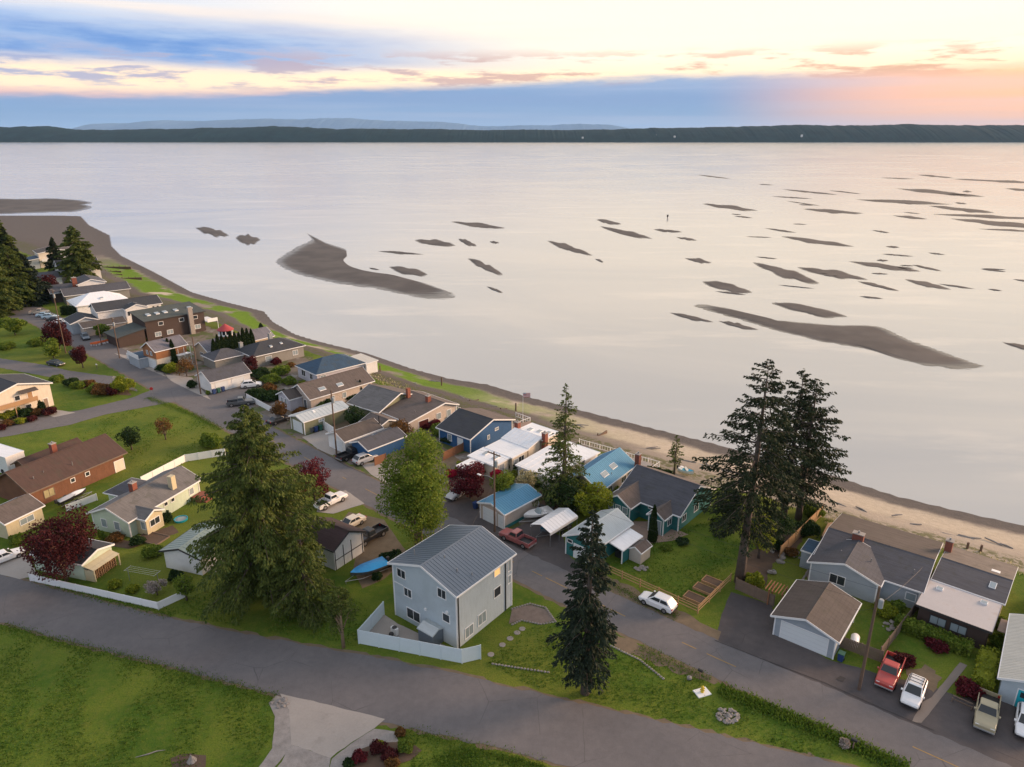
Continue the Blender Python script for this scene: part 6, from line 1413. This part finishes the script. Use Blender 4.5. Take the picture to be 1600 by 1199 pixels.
P6 = pole('tall utility pole on the green beside the crimson maple', 103, 552, 452, 1, False, True)
P7 = pole('utility pole with crossarm below the wooded slope', 16, 478, 422, 1, False, False)
P8 = pole('short service pole next to the round clipped tree', 159, 540, 506, 0, False, False, .12)
def wire(label, a, b, sag=.8, r=.012):
    pts = []
    for i in range(13):
        t = i / 12; p = a.lerp(b, t); p.z -= sag * 4 * t * (1 - t); pts.append(tuple(p))
    m = MB().tube(pts, r, 4); prop(m.build('overhead_wire', 'trim_dark'), label, 'wire', 'overhead wires')
tip = lambda P, dz=.2: Vector((P[0].x, P[0].y, P[1] - dz))
chain = [P7, P6, P5, P4, P3, P1, P2]
for a, b in zip(chain, chain[1:]):
    for dz in (.3, 2.0): wire('overhead power wire strung between the utility poles along the beach road', tip(a, dz), tip(b, dz), 1.0)
wire('service wire from the brown pole to the bungalow roof', tip(P2, 2.2), Vector((*G(1441, 889, 3.4).xy, 3.6)), .4); wire('service wire from the brown pole to the garage roof', tip(P2, 2.4), Vector((*G(1333, 954, 2.9).xy, 3.1)), .2)
wire('service wire from the streetlight pole to the house behind', tip(P1, 4.5), G(700, 880, 6.0), .6)
# small things
def bin_(label, px, py, body, lid, group=None):
    b = G(px, py); root = empty('wheeled_bin', (b.x, b.y, 0.013), R(-40), label, 'bin', group)
    MB().hexa([(-.24, -.26, .08), (.24, -.26, .08), (.24, .26, .08), (-.24, .26, .08), (-.30, -.34, 1.0), (.30, -.34, 1.0), (.30, .34, 1.0), (-.30, .34, 1.0)]).build('body', body, root)
    MB().box(-.32, .32, -.37, .37, 1.002, 1.08).build('lid', lid, root)
    for s in (-1, 1): MB().tube([(s * .24, .3, .12), (s * .31, .3, .12)], .12, 10).build('wheel', 'tyre', root)
bin_('blue wheeled bin with green lid at the corner of the white-door garage', 1313, 1033, 'plastic_blue', 'plastic_green')
for x, y, c, l in ((487, 676, 'paint_grey', 'grey wheeled bin against the olive garage'), (494, 675, 'plastic_blue', 'blue wheeled bin against the olive garage'), (501, 673, 'plastic_green', 'green wheeled bin against the olive garage'), (335, 616, 'plastic_blue', 'dark blue bin by the two-door garage'), (342, 614, 'plastic_green', 'green bin by the two-door garage'), (349, 612, 'plastic_blue', 'blue bin beside the green one at the two-door garage'), (743, 795, 'plastic_blue', 'blue bin at the corner of the blue-roofed garage'), (846, 800, 'plastic_black', 'dark bin behind the open white runabout'), (1507, 985, 'plastic_black', 'black bin under the small porch roof')): bin_(l, x, y, c, c)
def hydrant():
    b = G(1097, 1083); root = empty('fire_hydrant', (b.x, b.y, 0), R(20), 'yellow fire hydrant on a white concrete pad', 'hydrant')
    MB().box(-.75, .75, -.55, .55, .0, .12).build('pad', 'trim_white', root, bevel=.03)
    MB().lathe([(.17, .121), (.17, .20), (.13, .22), (.13, .62), (.17, .64), (.17, .70), (.12, .80), (.04, .88), (.03, .93)], 12).build('barrel', 'yellow', root)
    for d in ((.26, 0), (-.26, 0), (0, -.28)): MB().tube([(0, 0, .5), (d[0], d[1], .5)], .075, 8).build('outlet', 'yellow', root)
hydrant()
def mailbox(label, px, py, body):
    b = G(px, py); root = empty('mailbox', (b.x, b.y, 0), R(50), label, 'mailbox')
    MB().box(-.05, .05, -.05, .05, 0, 1.05).build('post', 'old_wood', root); MB().prism([(-.12, 1.051), (.12, 1.051), (.12, 1.2), (.07, 1.28), (-.07, 1.28), (-.12, 1.2)], -.26, .26, 'y').build('box', body, root)
mailbox('black mailbox on a post at the dirt verge by the hydrant', 1093, 1062, 'plastic_black'); mailbox('black mailbox among weeds at the road edge', 1332, 1172, 'plastic_black'); mailbox('white mailbox at the junction corner', 152, 577, 'gel_white')
S(1318, 1168, .8, .9, 'blossom', 'pink and white flowering shrub at the road edge mailbox')
def rocks(label, px, py, n, spread, rmin, rmax, seed, name='rock_ring', ring=False):
    rnd = random.Random(seed); b = G(px, py); root = empty(name, (b.x, b.y, 0), 0, label, 'rocks')
    for i in range(n):
        a = rnd.uniform(0, 6.28); q = spread * (rnd.uniform(.75, 1) if ring else math.sqrt(rnd.random())); r = rnd.uniform(rmin, rmax)
        MB().blob((q * math.cos(a), q * math.sin(a) * .8, r * .45), (r, r * rnd.uniform(.7, 1), r * rnd.uniform(.5, .8)), seed * 50 + i, 7, .3).build('rock', 'rock', root)
rocks('round pile of grey stones on the lawn between the roads', 1137, 1120, 75, 1.15, .10, .24, 1)
rocks('loose stones bordering the gravel strip by the drive', 437, 1100, 14, .8, .10, .28, 2, 'stone_group'); rocks('boulders on the bank of the sloping garden bed', 1222, 868, 14, 2.4, .2, .45, 3, 'stone_group'); rocks('pale boulder beside the small back lawn', 1206, 897, 1, .1, .55, .6, 4, 'boulder'); rocks('scrap heap of stones and wood behind the board fence', 1394, 980, 16, 1.2, .12, .3, 5, 'stone_group'); rocks('tan boulder beside the mailbox verge', 1077, 1061, 1, .05, .35, .36, 6, 'boulder')
rocks('firewood and stones beside the lean-to', 1003, 890, 16, .9, .12, .28, 7, 'stone_group')
for i, (x, y) in enumerate(((785, 1008), (797, 998), (808, 989), (816, 983), (767, 1023))):
    b = G(x, y); m = MB(); m.lathe([(.36, 0), (.38, .03), (.34, .05)], 11, (0, 0, 0)); prop(m.build('stepping_stone', 'rock', None, (b.x, b.y, 0)), 'flat grey-green stepping stone in the lawn beside the three-storey house', 'stepping stone', 'stepping stones')
# stone edging round the gravel patio
def edging(label, pts, seed):
    W = [G(*p) for p in pts]; root = empty('stone_edging', (W[0].x, W[0].y, 0), 0, label, 'edging'); rnd = random.Random(seed); k = 0
    for a, b in zip(W, W[1:]):
        n = max(1, int((b - a).length / .32))
        for i in range(n):
            p = a.lerp(b, i / n) - W[0]; MB().blob((p.x, p.y, .06), (.17, .14, .10), seed * 99 + k, 6, .2).build('stone', 'rock', root); k += 1
edging('curved stone edging of the gravel patio beside the three-storey house', [(800, 952), (828, 944), (852, 950), (868, 972), (845, 976), (815, 970), (797, 978)], 1)
edging('low stone kerb across the lawn in front of the spruce', [(770, 1038), (820, 1046), (862, 1052)], 2); edging('stone edging line on the lawn right of the spruce', [(955, 1010), (1000, 1032), (1040, 1064)], 3); edging('stone edging of the paved path by the bungalow', [(1250, 912), (1262, 895), (1272, 870)], 4)
# propane tank
b = G(1334, 1010); root = empty('propane_tank', (b.x, b.y, 0), R(60), 'white propane tank behind the board fence', 'tank')
tk = MB(); tk.tube([(-1.0, 0, .75), (-.9, 0, .75), (-.7, 0, .75), (.7, 0, .75), (.9, 0, .75), (1.0, 0, .75)], [.12, .36, .46, .46, .36, .12], 14); tk.build('tank', 'gel_white', root, smooth=True)
for x in (-.5, .5): MB().box(x - .08, x + .08, -.3, .3, 0, .34).build('leg', 'concrete', root)
# raised vegetable beds
for i, (x, y) in enumerate(((1085, 936), (1100, 922), (1113, 911))):
    b = G(x, y); root = empty('raised_bed', (b.x, b.y, 0), R(50), 'timber raised bed of soil inside the corner of the rail fence', 'raised bed', 'raised beds')
    for q in ((-.75, .75, -1.2, -1.12), (-.75, .75, 1.12, 1.2), (-.75, -.67, -1.11, 1.11), (.67, .75, -1.11, 1.11)): MB().box(*q, 0, .32).build('plank', 'new_wood', root)
    MB().box(-.66, .66, -1.1, 1.1, 0, .26).build('soil', 'soil', root)
b = G(238, 842); root = empty('raised_bed', (b.x, b.y, 0), R(-20), 'sunken soil vegetable bed before the cream shed', 'raised bed')
for q in ((-2, 2, -1.2, -1.1), (-2, 2, 1.1, 1.2), (-2, -1.9, -1.09, 1.09), (1.9, 2, -1.09, 1.09)): MB().box(*q, 0, .2).build('plank', 'old_wood', root)
MB().box(-1.89, 1.89, -1.09, 1.09, 0, .12).build('soil', 'soil', root)
# wading pool, stump, logs, signs, barriers
b = G(283, 813); root = empty('wading_pool', (b.x, b.y, 0), 0, 'small round turquoise wading pool behind the pale green house', 'pool')
MB().lathe([(.9, 0), (.95, .3), (.88, .3), (.86, .12)], 18).build('shell', 'turquoise', root); MB().lathe([(.85, .14), (.85, .2)], 18).build('water', 'glass_sky', root)
b = G(300, 1190); root = empty('tree_stump', (b.x, b.y, 0), 0, 'broken grey tree stump with roots in the foreground lawn', 'stump')
st = MB(); rnd = random.Random(9)
for k in range(7):
    a = k * .9; st.tube([(.25 * math.cos(a), .25 * math.sin(a), 0), (.12 * math.cos(a), .12 * math.sin(a), .35), (.05 * math.cos(a), .05 * math.sin(a), rnd.uniform(.4, .8))], [.22, .14, .03], 6)
st.build('stump', 'rock', root); sheet('bare_patch', [(268, 1188), (295, 1176), (322, 1182), (318, 1205), (270, 1210)], .008, 'soil', .2)
b = G(232, 1180); lg = MB(); lg.tube([(-1.0, -.3, .06), (0, 0, .12), (.6, .35, .1), (1.3, .5, .06)], [.03, .06, .05, .02], 6); prop(lg.build('fallen_branch', 'rock', None, (b.x, b.y, 0)), 'bleached fallen branch lying on the foreground lawn', 'branch')
def sign(label, px, py, col, shape='round'):
    b = G(px, py); root = empty('road_sign', (b.x, b.y, 0), R(15), label, 'sign'); MB().tube([(0, 0, 0), (0, 0, 2.3)], .03, 6).build('post', 'steel', root)
    n = 8 if shape == 'octagon' else 16; MB().prism([(.36 * math.cos(2 * math.pi * (i + .5) / n), 2.1 + .36 * math.sin(2 * math.pi * (i + .5) / n)) for i in range(n)], -.06, -.035, 'y').build('sign_plate', col, root)
sign('red stop sign on a post at the side road mouth', 239, 622, 'red', 'octagon'); sign('round pale warning sign at the junction bush', 181, 604, 'paint_cream')
for i, (x, y) in enumerate(((147, 541), (151, 540), (155, 539), (160, 538), (165, 537))):
    b = G(x, y); root = empty('barrier', (b.x, b.y, 0), R(10 + i * 12), 'orange barrier in the row closing off the roadworks', 'barrier', 'orange barriers')
    MB().box(-.8, .8, -.06, .06, .5, 1.0).build('board', 'orange', root); [MB().box(x_ - .04, x_ + .04, -.3, .3, 0, .5).build('leg', 'gel_white', root) for x_ in (-.6, .6)]
b = G(1092, 932); 
# pergola by the garage
b = G(1212, 945); root = empty('pergola', (b.x, b.y, 0), R(-39), 'small red-brown timber pergola gate beside the garage', 'pergola')
for x, y in ((-.8, -.6), (.8, -.6), (-.8, .8), (.8, .8)): MB().box(x - .07, x + .07, y - .07, y + .07, 0, 2.2).build('post', 'cedar_fence', root)
for i in range(7): MB().box(-1.2 + i * .38, -1.12 + i * .38, -1.0, 1.2, 2.201, 2.32).build('slat', 'cedar_fence', root)
# flag and bits on the beach
b = G(817, 648, -1.0); root = empty('flagpole', (b.x, b.y, -1.2), 0, 'flagpole with red and white striped flag on the beach', 'flagpole')
MB().tube([(0, 0, 0), (0, 0, 5)], .04, 6).build('pole', 'trim_white', root)
for i in range(7): MB().box(.05, 1.5, -.01 + .02 * math.sin(i), .01 + .02 * math.sin(i), 4.0 + i * .13, 4.0 + i * .13 + .129).build('stripe', 'flag_red' if i % 2 == 0 else 'gel_white', root)
MB().box(.05, .65, -.02, -.011, 4.45, 4.92).build('canton', 'plastic_blue', root)
def groyne(a, b, label):
    p, q = G(*a, -1.4), G(*b, -1.4); root = empty('groyne', (p.x, p.y, -1.9), math.atan2((q - p).y, (q - p).x), label, 'groyne', 'timber groynes' if 'slope' in label else 'beach bulkhead stubs'); L = (q - p).length; n = max(2, int(L / 2.2))
    for i in range(n): MB().box(L * i / n, L * (i + 1) / n - .05, -.14, .14, 0, 1.1).build('plank', 'pole_wood', root); MB().tube([(L * i / n, .22, 0), (L * i / n, .22, 1.5)], .12, 7).build('pile', 'pole_wood', root)
for a, b in (((150, 419), (205, 419)), ((148, 426), (190, 426)), ((170, 437), (222, 436)), ((185, 452), (205, 452)), ((205, 466), (245, 464)), ((722, 636), (748, 628)), ((775, 648), (792, 642)), ((922, 694), (948, 677)), ((165, 431), (192, 431))): groyne(a, b, 'dark timber groyne on the shingle below the slope houses' if a[0] < 300 else 'dark timber bulkhead stub on the beach behind the house decks')
rnd = random.Random(11)
for i in range(46):
    x = rnd.uniform(640, 1600); y = np.interp(x, [640, 800, 950, 1200, 1400, 1600], [606, 655, 700, 770, 826, 880]) - rnd.uniform(2, 22)
    b = G(x, y, -.9); L = rnd.uniform(1.0, 3.2); lg = MB().tube([(-L / 2, 0, .12), (0, rnd.uniform(-.1, .1), .14), (L / 2, 0, .12)], [.10, .13, .07], 7)
    o = lg.build('driftwood_log', 'rock', None, (b.x, b.y, -.9), R(rnd.uniform(-70, 20))); prop(o, 'bleached driftwood log stranded along the upper beach', 'driftwood', 'driftwood logs')
for i, (x, y) in enumerate(((1510, 862), (1531, 866), (562, 560), (594, 580), (806, 640), (690, 598))):
    b = G(x, y, -.6); prop(MB().tube([(0, 0, -.5), (0, 0, 1.6)], [.17, .15], 8).build('mooring_pile', 'pole_wood', None, (b.x, b.y, -.8)), 'weathered timber pile standing on the beach', 'pile', 'beach piles')
b = G(1043, 341, WATER_Z); root = empty('channel_marker', (b.x, b.y, WATER_Z), 0, 'small dark channel marker standing in the shallows', 'marker'); MB().tube([(0, 0, -1), (0, 0, 1.6)], .3, 8).build('pile', 'pole_wood', root); MB().box(-.6, .6, -.1, .1, .9, 2.3).build('board', 'trim_dark', root)
# settling onto the yard: barbecue, heat pump, clothes line
b = G(617, 992); root = empty('heat_pump', (b.x, b.y, 0.03), R(-37), 'grey heat pump box inside the pale vinyl fence', 'heat pump'); MB().box(-.45, .45, -.2, .2, .08, .95).build('cabinet', 'gel_white', root, bevel=.03); MB().lathe([(.3, 0), (.3, .02)], 14, (0, 0, .96)).build('grille', 'plastic_black', root)
b = G(612, 1000); root = empty('barbecue', (b.x, b.y, 0.03), R(-37), 'black kettle barbecue in the fenced yard', 'barbecue'); MB().blob((0, 0, .75), (.3, .3, .24), 3, 10, .02).build('bowl', 'plastic_black', root)
for a in (0, 2.1, 4.2): MB().tube([(.1 * math.cos(a), .1 * math.sin(a), .6), (.32 * math.cos(a), .32 * math.sin(a), 0)], .02, 5).build('leg', 'steel', root)
b = G(226, 912); root = empty('clothes_line', (b.x, b.y, 0), R(-15), 'clothes line on two posts on the back lawn', 'clothes line')
for x in (-2.2, 2.2): MB().tube([(x, 0, 0), (x, 0, 1.9)], .04, 6).build('post', 'steel', root); MB().tube([(x, -.6, 1.85), (x, .6, 1.85)], .03, 6).build('arm', 'steel', root)
for y in (-.5, -.17, .17, .5): MB().tube([(-2.2, y, 1.87), (2.2, y, 1.87)], .01, 4).build('line', 'gel_white', root)
# ------------------------------------------------------------------ air
def build_haze():
    m = bpy.data.materials.new('haze'); m.use_nodes = True; t = NT(m.node_tree); t.n.clear()
    v = t.node('ShaderNodeVolumePrincipled'); v.inputs['Color'].default_value = (0.40, 0.66, 1.0, 1); v.inputs['Density'].default_value = 1.9e-5
    o = t.node('ShaderNodeOutputMaterial'); t.l.new(v.outputs[0], o.inputs['Volume'])
    MAT['haze'] = m
    b = MB(); b.box(-29000, 29000, -900, 29000, -9, 820)
    prop(b.build('haze', 'haze'), kind='stuff')
build_haze()
